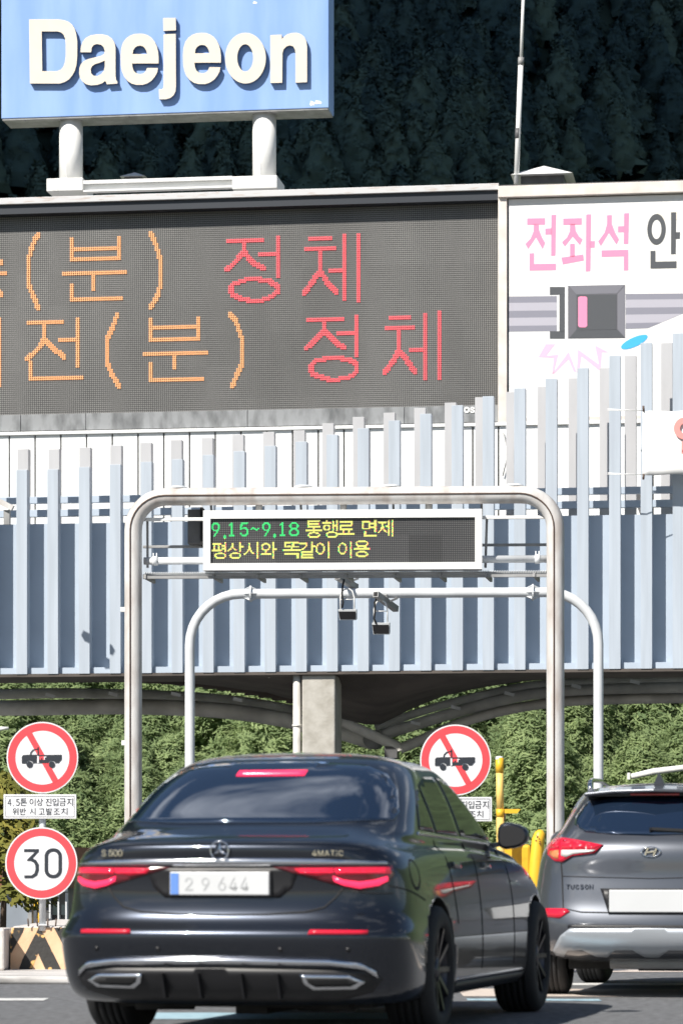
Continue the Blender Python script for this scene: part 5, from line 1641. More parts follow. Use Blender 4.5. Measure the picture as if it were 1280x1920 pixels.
# ------------------------------------------------------------------ street lamps
FLm = Frame(83.3, 0)
e = thing('street_lamp', 'pale street lamp arm reaching right above the grey SUV roof', 'street lamp', FLm.M, (FLm.t(1330), 0, 0))
mb = MB(); mb.tube([FLm.p(1330, 1703), FLm.p(1330, 1444), FLm.p(1325, 1438), FLm.p(1280, 1440), FLm.p(1225, 1447), FLm.p(1182, 1456)], [.08, .07, .07, .08, .09, .07], 10)
build('arm', mb, M_white, e, FLm.M)
mb = MB(); a = FLm.p(1175, 1450); mb.box(a[0], a[0] + .07, -.08, .08, FLm.z(1178, 1462), FLm.z(1178, 1449))
build('head', mb, M_white, e, FLm.M, bevel=0.01)
e = thing('street_lamp', 'street lamp head poking in at the left edge above the no truck disc', 'street lamp', FLm.M, (FLm.t(-40), 0, 0))
mb = MB(); mb.tube([FLm.p(-40, 1703), FLm.p(-40, 1370), FLm.p(-20, 1366), FLm.p(0, 1366)], 0.05, 10)
build('arm', mb, M_white, e, FLm.M)
mb = MB(); mb.tube([FLm.p(-6, 1366.5), FLm.p(17, 1365.5)], [.06, .04], 10)
build('head', mb, M_white, e, FLm.M)
# box at left edge under the rail
FE = Frame(58)
e = thing('wall_bracket', 'pale steel arm bracket fixed to the fins at the far left edge', 'bracket', FE.M, (FE.t(10), -0.2, FE.z(10, 985)))
mb = MB(); mb.bar(FE.p(-30, 925, -.2), FE.p(25, 953, -.2), 0.10, 0.10)
build('arm', mb, M_pole, e, FE.M)
mb = MB(); mb.box(FE.t(11), FE.t(22), -.15, -.05, FE.z(10, 985), FE.z(10, 958))
build('foot', mb, M_steel, e, FE.M)

# ------------------------------------------------------------------ yellow lane hardware
FY = Frame(31, 0)
s31 = 31 / FPX
e = thing('height_post', 'slim faded yellow post with a short pointing arm right of the no truck disc', 'post', FY.M, (FY.t(937), 0, 0))
mb = MB()
mb.tube([FY.p(939, 1815), FY.p(937, 1530)], 7.2 * s31, 14); mb.tube([FY.p(937, 1520), FY.p(936, 1449)], 7.0 * s31, 14)
build('post_tube', mb, M_yellowp, e, FY.M)
mb = MB(); mb.tube([FY.p(937, 1532), FY.p(937, 1517)], 7.6 * s31, 14); mb.tube([FY.p(936, 1449), FY.p(936, 1421)], 7.5 * s31, 14)
build('yellow_sleeve', mb, M_yellow, e, FY.M)
mb = MB(); mb.disc(FY.t(935.5), FY.z(935, 1420), 0, 0.0, 0.001, 6) if False else mb.lathe([(0, .012), (.03, .01), (.038, 0), (.038, -.02)], FY.p(935.5, 1420), 'z', 14)
build('cap', mb, M_pole2, e, FY.M)
mb = MB(); mb.prism([(p[0], p[2]) for p in (FY.p(944, 1517), FY.p(975, 1517), FY.p(969, 1525), (FY.p(944, 1525)))], -0.01, 0.01)
build('pointing_arm', mb, M_yellow, e, FY.M)
mb = MB(); mb.tube([FY.p(929.5, 1531), FY.p(946, 1531)], 0.012, 6); mb.tube([FY.p(946, 1524), FY.p(945, 1540)], 0.01, 6)
build('strap', mb, M_cable, e, FY.M)
e = thing('crash_cushion', 'yellow lane divider panel between the sedan mirror and the SUV', 'lane divider', FY.M, (FY.t(970), 0.2, 0))
mb = MB(); mb.box(FY.t(940), FY.t(997), 0.2, 0.45, 0.0, FY.z(970, 1583))
build('panel', mb, M_yellow, e, FY.M, bevel=0.03)
e = thing('yellow_bollard', 'round topped scuffed yellow bollard touching the SUV tail lamp', 'bollard', FY.M, (FY.t(1010), 0.0, 0))
mb = MB()
P = [FY.p(1000, 1815), FY.p(1003, 1640), FY.p(1008, 1575), FY.p(1012, 1562), FY.p(1013, 1556)]
mb.tube(P, [13 * s31, 13 * s31, 12 * s31, 10 * s31, 4 * s31], 18)
build('tube', mb, M_yellow, e, FY.M)
mb = MB()
random.seed(1)
for i in range(7):
    a = FY.p(1006 + random.uniform(-4, 6), 1566 + i * 3.2 + random.uniform(-1, 1), -0.064); mb.box(a[0], a[0] + .012 + .01 * random.random(), -0.066, -0.060, a[2], a[2] + .006)
build('scuff_marks', mb, M_brownp, e, FY.M)

# ------------------------------------------------------------------ cars
def car_frame(X, Y, th):
    return Matrix.Translation((X, Y, 0)) @ Matrix.Rotation(-R(th), 4, 'Z')


def ring_pts(vr, vf, hr, hs, w, wr=None, wf=None, hf=None, rc=0.26, sv=(1.1, 1.9, 2.7, 3.5, 4.3)):
    wr = w if wr is None else wr; wf = w if wf is None else wf; hf = hr if hf is None else hf
    right = [(0, vr, wr), (.46 * hr, vr + .02 * rc / .26, wr), (.80 * hr, vr + rc * .26, wr), (hr, vr + rc, (wr * .6 + w * .4)), (hs * .5 + hr * .5 + .012, vr + rc + .25, w)]
    n = len(sv)
    for i, v in enumerate(sv):
        t = i / (n - 1)
        ww = w if t < .5 else w + (wf - w) * (t - .5) * 1.4
        right.append((hs, v, ww))
    right += [(hf, vf - .32, wf), (.55 * hf, vf - .06, wf), (0, vf, wf)]
    return right + [(-u, v, w_) for u, v, w_ in right[-2:0:-1]]


def loft(rings):
    mb = MB(); n = len(rings[0])
    vs = [p for r_ in rings for p in r_]
    fs = []
    for j in range(len(rings) - 1):
        for i in range(n):
            a, b = j * n + i, j * n + (i + 1) % n
            fs.append((a, b, b + n, a + n))
    # caps: quads strip across the two halves
    def cap(base, flip):
        h = n // 2
        out = []
        for i in range(h):
            a, b = i, i + 1
            c, d = (n - i - 1) % n, (n - i) % n
            if i == 0: f = (0, 1, n - 1)
            elif b == c: f = (a, b, d)
            else: f = (a, b, c, d)
            out.append(tuple(base + q for q in (f if flip else f[::-1])))
        return out
    fs += cap(0, False) + cap((len(rings) - 1) * n, True)
    mb.add(vs, fs, smooth=True)
    return mb


def shell(name, rings, mats, parent, M, cutters=(), subs=3):
    """lofted, smoothed body with the wheel arches cut out; returns the object and its BVH (car coordinates)"""
    mb = loft(rings)
    me = bpy.data.meshes.new('tmp'); me.from_pydata(mb.v, [], mb.f); me.update()
    bm = bmesh.new(); bm.from_mesh(me); bmesh.ops.recalc_face_normals(bm, faces=bm.faces[:]); bm.to_mesh(me); bm.free()
    for p in me.polygons: p.use_smooth = True
    for m in mats: me.materials.append(m)
    o = bpy.data.objects.new('tmp', me); COL.objects.link(o)
    s = o.modifiers.new('s', 'SUBSURF'); s.levels = subs; s.render_levels = subs
    tmp = []
    for (u0, u1, v, w, r_) in cutters:
        cb = MB(); n = 40
        cb.tube([(u0, v, w), (u1, v, w)], r_, n, smooth=False)
        cm = bpy.data.meshes.new('cut'); cm.from_pydata(cb.v, [], cb.f); cm.materials.append(M_under)
        b2 = bmesh.new(); b2.from_mesh(cm); bmesh.ops.recalc_face_normals(b2, faces=b2.faces[:]); b2.to_mesh(cm); b2.free()
        co = bpy.data.objects.new('cut', cm); COL.objects.link(co); tmp.append(co)
        bo = o.modifiers.new('b', 'BOOLEAN'); bo.operation = 'DIFFERENCE'; bo.object = co; bo.solver = 'EXACT'
        bo.material_mode = 'TRANSFER'
    dg = bpy.context.evaluated_depsgraph_get(); dg.update()
    out = bpy.data.meshes.new_from_object(o.evaluated_get(dg))
    for t in [o] + tmp: bpy.data.objects.remove(t)
    bvh = BVHTree.FromPolygons([v.co.copy() for v in out.vertices], [tuple(p.vertices) for p in out.polygons])
    out.name = name
    T = WM[parent.name].inverted() @ M
    out.transform(T)
    ob = link_mesh(name, out, parent)
    WM[ob.name] = WM[parent.name].copy()
    return ob, bvh


def patch(name, poly, m, parent, M, bvh, axis='rear', lift=0.004, skirt=0.015, res=0.035, mirror=False, maxd=None, lab=None):
    """a thin piece laid on the body: poly in (u, w) seen from the rear, or (v, w) seen from the right side"""
    n = len(poly)
    # densify the outline
    P = []
    for i in range(n):
        a, b = Vector(poly[i]), Vector(poly[(i + 1) % n])
        k = max(1, int((b - a).length / res))
        P += [a + (b - a) * j / k for j in range(k)]
    x0, x1 = min(p.x for p in P), max(p.x for p in P); y0, y1 = min(p.y for p in P), max(p.y for p in P)
    inner = []

    def inside(q):
        c = False
        for i in range(len(P)):
            a, b = P[i], P[(i + 1) % len(P)]
            if (a.y > q.y) != (b.y > q.y) and q.x < (b.x - a.x) * (q.y - a.y) / (b.y - a.y) + a.x: c = not c
        return c
    xx = x0 + res
    while xx < x1:
        yy = y0 + res
        while yy < y1:
            q = Vector((xx, yy))
            if inside(q) and min((q - p).length for p in P) > res * .5: inner.append(q)
            yy += res
        xx += res
    pts = P + inner
    edges = [(i, (i + 1) % len(P)) for i in range(len(P))]
    vs2, _, faces, *_ = delaunay_2d_cdt([Vector((p.x, p.y)) for p in pts], edges, [], 1, 1e-5)
    for sg in ((1, -1) if mirror else (1,)):
        V, ok = [], True
        last = None
        d = Vector((0, 1, 0)) if axis == 'rear' else Vector((-1, 0, 0)) if axis == 'right' else Vector((1, 0, 0))
        for p in vs2:
            og = Vector((p.x * sg, -3, p.y)) if axis == 'rear' else Vector((3, p.x, p.y)) if axis == 'right' else Vector((-3, p.x, p.y))
            h = bvh.ray_cast(og, d)[0]
            if h is None or (maxd is not None and h is not None and axis == 'rear' and h.y > maxd):
                h = (last.copy() if last is not None else og + d * 3); h.z = p.y
                if axis == 'rear': h.x = p.x * sg
            last = h
            V.append(h - d * lift)
        mb = MB()
        fs = [tuple(f) for f in faces]
        nv = len(V)
        # outline edges
        cnt_ = {}
        for f in fs:
            for a, b in zip(f, f[1:] + f[:1]): cnt_[(a, b)] = 1
        bd = [(a, b) for (a, b) in cnt_ if (b, a) not in cnt_]
        sk = [(a, b, b + nv, a + nv) for a, b in bd]
        mb.add(V + [v + d * skirt for v in V], fs, smooth=True)
        mb.f += [list(s_) for s_ in sk]; mb.m += [0] * len(sk); mb.sm += [False] * len(sk)
        o = build(name, mb, m, parent, M, recalc=True, label=lab)
        # outward normals
        me = o.data
        T = (WM[parent.name].inverted() @ M).to_3x3()
        dd = T @ d
        s_ = sum(p.normal.dot(dd) * p.area for p in list(me.polygons)[:len(fs)])
        if s_ > 0: me.flip_normals()
    return o


def line_poly(pts, w):
    return [tuple(p) for p in stroke_poly(pts, w)]


def wheel(parent, M, u, v, r_, wd, side, rim=M_rim, spokes=10, steer=0.0):
    Mw = M @ Matrix.Translation((u, v, r_)) @ Matrix.Rotation(R(steer), 4, 'Z')
    e = bpy.data.objects.new('wheel', None); COL.objects.link(e); e.parent = parent
    W = Mw; WM[e.name] = W
    loc, rot, _ = (WM[parent.name].inverted() @ W).decompose(); e.location = loc; e.rotation_euler = rot.to_euler()
    h = wd / 2
    mb = MB()
    pr = [(r_ * .66, -h * .8), (r_ * .70, -h), (r_ * .90, -h * .98), (r_ * .975, -h * .82), (r_, -h * .6)]
    for g in (-.45, -.15, .15, .45):
        pr += [(r_, (g - .05) * h), (r_ - .012, (g - .04) * h), (r_ - .012, (g + .04) * h), (r_, (g + .05) * h)]
    pr += [(r_, h * .6), (r_ * .975, h * .82), (r_ * .90, h * .98), (r_ * .70, h), (r_ * .66, h * .8)]
    mb.lathe(pr, (0, 0, 0), 'x', 40)
    build('tyre', mb, M_rubber, e, Mw)
    mb = MB()
    s = side
    mb.lathe([(r_ * .70, s * h * .9), (r_ * .67, s * h * .75), (r_ * .62, s * h * .2), (r_ * .60, -s * h * .6)], (0, 0, 0), 'x', 36)
    for k in range(spokes):
        a = 2 * math.pi * k / spokes
        ca, sa = math.cos(a), math.sin(a)
        mb.bar((s * h * .62, 0.05 * ca, 0.05 * sa), (s * h * .80, r_ * .66 * ca, r_ * .66 * sa), 0.028, 0.03, up=(1, 0, 0))
    mb.lathe([(0, s * h * .8), (.07, s * h * .75), (.075, s * h * .5)], (0, 0, 0), 'x', 20)
    build('rim', mb, rim, e, Mw)
    mb = MB(); mb.lathe([(0, s * h * .15), (r_ * .46, s * h * .15), (r_ * .46, s * h * .05), (0, s * h * .05)], (0, 0, 0), 'x', 30, smooth=False)
    build('brake_disc', mb, M_steel, e, Mw)
    return e


# ---- black sedan
MS = car_frame(-0.665, 17.1, 13.4)
e = thing('black_sedan', 'dark blue black luxury sedan with lit brake lamps in the foreground lane', 'car', MS)
SED = e
sv = (1.1, 1.9, 2.7, 3.5, 4.3)
cv = (1.25, 1.8, 2.4, 3.0, 3.5)
RG = [ring_pts(.36, 4.95, .84, .84, .185, rc=.2),
      ring_pts(.20, 5.05, .945, .94, .205),
      ring_pts(.10, 5.12, .985, .98, .29),
      ring_pts(.05, 5.18, .99, .99, .42),
      ring_pts(.00, 5.22, .99, .99, .545),
      ring_pts(.005, 5.22, .985, .985, .60),
      ring_pts(.075, 5.20, .955, .985, .655),
      ring_pts(.10, 5.17, .945, .972, .78),
      ring_pts(.09, 5.10, .935, .955, .90, wf=.80),
      ring_pts(.07, 5.00, .90, .935, .985, wr=.985, wf=.86),
      ring_pts(.055, 4.9, .84, .915, 1.03, wr=1.055, wf=.92),
      ring_pts(.10, 4.7, .79, .875, 1.055, wr=1.085, wf=.95),
      ring_pts(.34, 4.30, .80, .865, 1.07, wr=1.13, wf=1.0, rc=.30),
      ring_pts(.50, 4.06, .86, .865, 1.09, wr=1.16, wf=1.06, rc=.34, hf=.74, sv=cv),
      ring_pts(.58, 3.97, .84, .85, 1.13, wr=1.195, wf=1.09, rc=.34, hf=.72, sv=cv),
      ring_pts(.90, 3.47, .79, .785, 1.32, wr=1.37, wf=1.30, rc=.34, hf=.68, sv=(1.6, 2.0, 2.4, 2.8, 3.1)),
      ring_pts(1.26, 2.95, .70, .70, 1.48, wr=1.53, wf=1.49, rc=.28, hf=.61, sv=(1.8, 2.05, 2.3, 2.5, 2.7)),
      ring_pts(1.48, 2.75, .625, .64, 1.55, wr=1.585, wf=1.555, rc=.26, hf=.54, sv=(1.9, 2.05, 2.25, 2.4, 2.5)),
      ring_pts(1.80, 2.55, .42, .44, 1.61, wr=1.62, wf=1.61, rc=.14, hf=.35, sv=(2.0, 2.1, 2.2, 2.3, 2.35)),
      ]
arches = [(.62, 1.2, 1.12, .37, .405), (-1.2, -.62, 1.12, .37, .405), (.62, 1.2, 4.30, .37, .40), (-1.2, -.62, 4.30, .37, .40)]
body, BV = shell('body', RG, [M_paint], e, MS, arches)
PK = dict(parent=e, M=MS, bvh=BV)

patch('rear_window', [(-.775, 1.20), (-.38, 1.182), (.38, 1.182), (.775, 1.20), (.775, 1.25), (.72, 1.38), (.635, 1.475), (.50, 1.53), (.2, 1.55), (-.2, 1.55), (-.50, 1.53), (-.635, 1.475), (-.72, 1.38), (-.775, 1.25)], M_glass, lift=.004, **PK)
patch('high_brake_lamp', [(-.20, 1.463), (.20, 1.463), (.20, 1.497), (-.20, 1.497)], M_lit, lift=.012, skirt=.01, **PK)
# side windows
patch('side_window', [(1.18, 1.155), (1.62, 1.145), (1.62, 1.40), (1.50, 1.385), (1.34, 1.30)], M_glass2, axis='right', **PK)
patch('side_window', [(1.67, 1.14), (2.30, 1.13), (2.30, 1.485), (2.0, 1.475), (1.67, 1.42)], M_glass2, axis='right', **PK)
patch('side_window', [(2.37, 1.13), (3.60, 1.11), (3.38, 1.24), (3.08, 1.38), (2.85, 1.45), (2.37, 1.485)], M_glass2, axis='right', **PK)
patch('window_trim', [(1.10, 1.125), (3.70, 1.085), (3.72, 1.10), (1.12, 1.142)], M_chrome, axis='right', lift=.006, skirt=.01, **PK)
patch('side_window', [(1.30, 1.155), (2.30, 1.13), (2.30, 1.485), (1.8, 1.45), (1.45, 1.36)], M_glass2, axis='left', **PK)
patch('side_window', [(2.37, 1.13), (3.60, 1.11), (3.08, 1.38), (2.85, 1.45), (2.37, 1.485)], M_glass2, axis='left', **PK)
patch('windscreen', [(2.9, 1.0)] * 0 or [(-.3, 1.3), (.3, 1.3), (.3, 1.31), (-.3, 1.31)], M_glass2, **PK) if False else None
# door gaps and handles on the right flank
for v in (1.52, 2.36, 3.42):
    patch('door_gap', [(v, .34), (v + .012, .34), (v + .012, 1.09), (v, 1.09)] if v > 2 else [(v + .12, .62), (v + .132, .62), (v + .012, 1.10), (v, 1.10)], M_black, axis='right', lift=.0025, skirt=.01, **PK)
for v in (1.62, 2.55):
    patch('door_handle', [(v, .945), (v + .22, .94), (v + .22, .97), (v, .975)], M_paint, axis='right', lift=.022, skirt=.02, **PK)
patch('sill_trim', [(1.62, .285), (3.82, .285), (3.82, .305), (1.62, .305)], M_chrome, axis='right', lift=.006, skirt=.01, **PK)
patch('sill_skirt', [(1.62, .215), (3.82, .215), (3.82, .28), (1.62, .28)], M_plastic, axis='right', lift=.006, skirt=.01, **PK)
# tail
patch('chrome_strip', [(-.87, .957), (-.5, .950), (0, .948), (.5, .950), (.87, .957), (.86, .972), (.5, .985), (0, .988), (-.5, .985), (-.86, .972)], M_chrome, lift=.012, skirt=.02, **PK)
lampP = [(.28, .942), (.58, .943), (.885, .948), (.895, .90), (.875, .86), (.83, .828), (.74, .812), (.64, .838), (.52, .872), (.40, .905)]
for sg in (1, -1):
    q_ = [(a * sg, b) for a, b in lampP]
    lo_ = patch('tail_lamp', q_, M_lampd, lift=.006, **PK)
    WM[lo_.name] = WM[e.name]
    K2 = dict(parent=lo_, M=MS, bvh=BV)
    f_ = lambda P_: [(a * sg, b) for a, b in P_]
    patch('lamp_upper', f_([(.40, .934), (.605, .936), (.605, .905), (.52, .895), (.42, .908)]), M_lamp, lift=.010, skirt=.006, **K2)
    patch('lamp_upper', f_([(.615, .936), (.875, .940), (.885, .905), (.62, .900)]), M_lamp, lift=.010, skirt=.006, **K2)
    patch('lit_bar', f_([(.605, .893), (.66, .872), (.74, .862), (.81, .872), (.868, .892), (.872, .868), (.83, .842), (.74, .826), (.66, .842), (.61, .865)]), M_lit, lift=.013, skirt=.008, **K2)
    for i_ in range(3):
        patch('lamp_row', f_([(.43, .912 + i_ * .009), (.86, .914 + i_ * .0095), (.86, .9165 + i_ * .0095), (.43, .9145 + i_ * .009)]), M_lit, lift=.0125, skirt=.004, **K2)
    patch('reflector', f_([(.49, .583), (.80, .583), (.80, .605), (.50, .608)]), M_refl, lift=.006, skirt=.012, **PK)
# boot lid groove and number plate recess
for sg in (1, -1):
    g_ = [(.66 * sg, .835), (.62 * sg, .78), (.56 * sg, .725), (.46 * sg, .70), (.25 * sg, .688), (0, .685)]
    patch('lid_gap', line_poly(g_, .009), M_black, lift=.003, skirt=.01, **PK)
patch('plate_recess', [(-.44, .935), (.44, .935), (.40, .84), (.33, .775), (.22, .745), (-.22, .745), (-.33, .775), (-.40, .84)], M_paint, lift=-.0, skirt=.0, **PK) if False else None
rec = patch('plate_recess', [(-.43, .938), (.43, .938), (.385, .83), (.32, .775), (-.32, .775), (-.385, .83)], M_plastic, lift=.003, **PK)
mb = MB()
hv = BV.ray_cast(Vector((0, -3, .85)), Vector((0, 1, 0)))[0].y
mb.box(-.285, .268, hv - .022, hv - .008, .790, .915)
npl = build('number_plate', mb, M_plate, e, MS, bevel=.006)
mb = MB(); mb.box(-.28, -.235, hv - .0245, hv - .0225, .795, .910)
build('blue_band', mb, M_plateb, npl, MS)
xx = -.20
for ch in ('2', None, '9', None, '6', '4', '4'):
    if ch: glyph_mesh([('i' + ch, xx, xx + .045, .815, .885)], .001, MS, npl, M_faint, 'digit', hv - .0235)
    xx += .062 if ch else .03
mb = MB(); mb.box(-.295, .278, hv - .012, hv + .02, .782, .923)
build('plate_frame', mb, M_plastic, e, MS, bevel=.004)


def emb_on(bv, M, parent, u, w, items, m, name, th=.004, flatv=None):
    """each character of a badge sits on the body where it stands"""
    for it in items:
        h = bv.ray_cast(Vector(((it[1] + it[2]) / 2, -3, w)), Vector((0, 1, 0)))[0]
        b = glyph_mesh([it], th, M, parent, m, name, h.y - .007)


for u in (-.70, -.34, .34, .70):
    patch('parking_sensor', [(u + .013 * math.cos(q * math.pi / 6), .50 + .013 * math.sin(q * math.pi / 6)) for q in range(12)], M_plastic, lift=.004, skirt=.005, **PK)
patch('bumper_gap', line_poly([(-.93, .80), (-.80, .80), (-.70, .81)], .007), M_black, lift=.0025, skirt=.008, **PK)
patch('bumper_gap', line_poly([(.93, .80), (.80, .80), (.70, .81)], .007), M_black, lift=.0025, skirt=.008, **PK)
patch('bumper_gap', line_poly([(.30, .84), (.55, .80), (.78, .76)], .008), M_black, axis='right', lift=.0025, skirt=.008, **PK)
patch('fuel_flap_gap', line_poly([(.62 + .10 * math.cos(q * math.pi / 8), .90 + .085 * math.sin(q * math.pi / 8)) for q in range(17)], .005), M_black, axis='right', lift=.002, skirt=.006, **PK)
# three pointed emblem in a ring
h = BV.ray_cast(Vector((0, -3, 1.03)), Vector((0, 1, 0)))[0]
mb = MB(); ky = h.y - .012
N_ = 32
for rr0, rr1 in ((.047, .053),):
    ps = [[(rr0 + (.003 if 0 else 0)) * 0, 0]]
prof_ = [(.046, 0), (.046, -.006), (.050, -.009), (.054, -.006), (.054, 0)]
mb.lathe(prof_, (0, ky, 1.03), 'y', 36)
for a_ in (90, 210, 330):
    c_, s_ = math.cos(R(a_)), math.sin(R(a_)); px_, pz_ = -s_, c_
    b_ = len(mb.v)
    tip = (.047 * c_, ky - .002, 1.03 + .047 * s_)
    l_ = (.008 * px_ * 1.2, ky - .002, 1.03 + .008 * pz_ * 1.2); r__ = (-.008 * px_ * 1.2, ky - .002, 1.03 - .008 * pz_ * 1.2); top_ = (0.004 * c_, ky - .010, 1.03 + .004 * s_)
    mb.add([tip, l_, r__, top_], [(0, 1, 3), (0, 3, 2), (1, 0, 2)])
build('emblem', mb, M_chrome, e, MS)
emb_on(BV, MS, e, -.62, 1.015, [('iS', -.69, -.665, 1.0, 1.035), ('i5', -.645, -.62, 1.0, 1.035), ('i0', -.615, -.59, 1.0, 1.035), ('i0', -.585, -.56, 1.0, 1.035)], M_chrome, 'badge_letter', .006)
bx = [('i4', .50, .525, 1.0, 1.03)]
xx = .53
for ch, w_ in (('M', .030), ('A', .026), ('T', .022), ('I', .007), ('C', .026)):
    bx.append(('i' + ch, xx, xx + w_, 1.0, 1.03)); xx += w_ + .005
emb_on(BV, MS, e, .60, 1.015, bx, M_chrome, 'badge_letter', .006)
# bumper: chrome bar, dark diffuser, exhaust trims
patch('diffuser', [(-.80, .395), (0, .40), (.80, .395), (.86, .34), (.80, .27), (.60, .215), (-.60, .215), (-.80, .27), (-.86, .34)], M_plastic, lift=.006, skirt=.02, maxd=.4, **PK)
patch('bumper_chrome', [(-.84, .345), (-.78, .392), (-.60, .415), (0, .422), (.60, .415), (.78, .392), (.84, .345), (.83, .385), (.76, .428), (.60, .445), (0, .452), (-.60, .445), (-.76, .428), (-.83, .385)], M_chrome, lift=.018, skirt=.03, **PK)
for sg in (1, -1):
    P_ = [(.44, .365), (.70, .362), (.775, .325), (.72, .288), (.50, .283), (.455, .315)]
    P_ = [(a * sg, b) for a, b in P_]
    ex = patch('exhaust_trim', P_, M_chrome, lift=.030, skirt=.05, maxd=.4, res=.02, **PK)
    WM[ex.name] = WM[e.name]
    c_ = (sum(a for a, b in P_) / 6, sum(b for a, b in P_) / 6)
    Q_ = [(c_[0] + (a - c_[0]) * .82, c_[1] + (b - c_[1]) * .62) for a, b in P_]
    patch('exhaust_opening', Q_, M_black, lift=.033, skirt=.01, parent=ex, M=MS, bvh=BV, maxd=.4, res=.02)
for u in (-.32, -.12, .12, .32):
    mb = MB(); mb.add([(u - .006, .03, .37), (u + .006, .03, .37), (u + .006, .10, .235), (u - .006, .10, .235), (u - .006, .12, .37), (u + .006, .12, .37), (u + .006, .16, .235), (u - .006, .16, .235)],
                      [(0, 3, 2, 1), (4, 5, 6, 7), (0, 1, 5, 4), (1, 2, 6, 5), (2, 3, 7, 6), (3, 0, 4, 7)])
    build('diffuser_fin', mb, M_plastic, e, MS)
mb = MB(); mb.box(-.72, .72, .55, 4.7, .17, .24); mb.tube([(-.62, .55, .235), (-.3, .62, .235)], .085, 12); mb.tube([(.62, .55, .235), (.3, .62, .235)], .085, 12)
mb.box(-.06, .12, .6, 1.4, .13, .22); mb.tube([(-.8, 1.12, .3), (.8, 1.12, .3)], .04, 8)
build('underbody', mb, M_under, e, MS)
mb = MB(); mb.tube([(-.66, .42, .245), (-.26, .42, .245)], .055, 14); mb.tube([(.26, .42, .245), (.66, .42, .245)], .055, 14)
build('silencers', mb, mat('warm_silencer_steel', (.16, .12, .09), .45, .7), e, MS)
# mirror
mb = MB()
prof_m = [(0, .0), (.06, .001), (.088, .004), (.097, .02), (.10, .06), (.085, .12), (.05, .155), (0, .17)]
vs, fs = [], []
n = 16
for (r_, h_) in prof_m:
    for k in range(n):
        t = 2 * math.pi * k / n
        ct, st = math.copysign(abs(math.cos(t)) ** .72, math.cos(t)), math.copysign(abs(math.sin(t)) ** .72, math.sin(t))
        vs.append((.985 + 1.02 * r_ * ct, 3.36 + h_, 1.145 + .80 * r_ * st * (1 - .28 * ct)))
for i in range(len(prof_m) - 1):
    for k in range(n):
        a_, b_ = i * n + k, i * n + (k + 1) % n
        fs.append((a_, b_, b_ + n, a_ + n))
mb.add(vs, fs, smooth=True)
mb.bar((.82, 3.43, 1.08), (.93, 3.43, 1.10), .05, .03)
mo = build('wing_mirror', mb, M_paint, e, MS, recalc=True)
mb = MB()
mb.v = []
P_ = [(.985 + .082 * math.copysign(abs(math.cos(q)) ** .72, math.cos(q)), 3.354, 1.145 + .80 * .08 * math.copysign(abs(math.sin(q)) ** .72, math.sin(q)) * (1 - .28 * math.cos(q))) for q in [2 * math.pi * k / 20 for k in range(20)]]
mb.add(P_, [tuple(range(20))])
build('mirror_glass', mb, M_plastic, mo, MS)
mb = MB()
vsL = [(-a, b, c) for a, b, c in vs]
mb.add(vsL, fs, smooth=True); mb.bar((-.82, 3.43, 1.08), (-.93, 3.43, 1.10), .05, .03)
build('wing_mirror', mb, M_paint, e, MS, recalc=True)
for (u, v, s_) in ((.845, 1.12, 1), (-.845, 1.12, -1), (.855, 4.30, 1), (-.855, 4.30, -1)):
    wheel(e, MS, u * 1.025, v, .365, .28, s_, spokes=10)

# ---- grey SUV
MU = car_frame(2.22, 23.1, 11.0)
e = thing('grey_suv', 'grey compact SUV with red tail lamps cut off by the right edge', 'car', MU)
sv = (.95, 1.6, 2.3, 3.0, 3.62)
RU = [ring_pts(.55, 4.15, .55, .66, .24, rc=.2, sv=sv),
      ring_pts(.30, 4.25, .74, .80, .27, rc=.22, sv=sv),
      ring_pts(.06, 4.35, .80, .88, .33, sv=sv),
      ring_pts(.00, 4.42, .84, .905, .46, sv=sv),
      ring_pts(.01, 4.44, .865, .915, .58, sv=sv),
      ring_pts(.05, 4.44, .87, .92, .68, sv=sv),
      ring_pts(.065, 4.42, .86, .92, .80, sv=sv),
      ring_pts(.085, 4.35, .845, .91, .90, sv=sv),
      ring_pts(.08, 4.25, .83, .895, 1.0, sv=sv, wf=.94),
      ring_pts(.09, 4.1, .80, .875, 1.09, sv=sv, wf=1.0),
      ring_pts(.13, 3.7, .755, .835, 1.155, sv=(.95, 1.5, 2.0, 2.6, 3.1), wf=1.08),
      ring_pts(.20, 3.35, .70, .775, 1.21, rc=.3, sv=(.95, 1.5, 2.0, 2.5, 2.9), wf=1.15),
      ring_pts(.33, 3.0, .635, .70, 1.36, rc=.3, sv=(.95, 1.4, 1.8, 2.2, 2.6)),
      ring_pts(.46, 2.6, .565, .62, 1.49, rc=.28, sv=(.95, 1.3, 1.6, 1.9, 2.2)),
      ring_pts(.55, 2.4, .53, .575, 1.535, rc=.25, sv=(.95, 1.3, 1.6, 1.9, 2.1)),
      ring_pts(.80, 2.2, .36, .40, 1.585, rc=.14, sv=(1.1, 1.3, 1.5, 1.7, 1.9)),
      ]
archU = [(-1.2, -.60, .90, .35, .39), (.60, 1.2, .90, .35, .39), (-1.2, -.60, 3.57, .35, .39), (.60, 1.2, 3.57, .35, .39)]
body2, BU = shell('body', RU, [M_paint2], e, MU, archU)
PU = dict(parent=e, M=MU, bvh=BU)
patch('rear_window', [(-.60, 1.33), (-.595, 1.27), (-.50, 1.215), (-.30, 1.195), (0, 1.185), (.30, 1.195), (.50, 1.215), (.595, 1.27), (.60, 1.33), (.555, 1.40), (.49, 1.455), (.38, 1.475), (-.38, 1.475), (-.49, 1.455), (-.555, 1.40)], M_glass, lift=.006, **PU)
patch('window_surround', [(-.46, 1.478), (.46, 1.478), (.46, 1.50), (-.46, 1.50)], M_plastic, lift=.012, **PU)
mb = MB()
sp_t = [(-.52, 1.515), (-.3, 1.535), (0, 1.54), (.3, 1.535), (.52, 1.515)]
vs = []
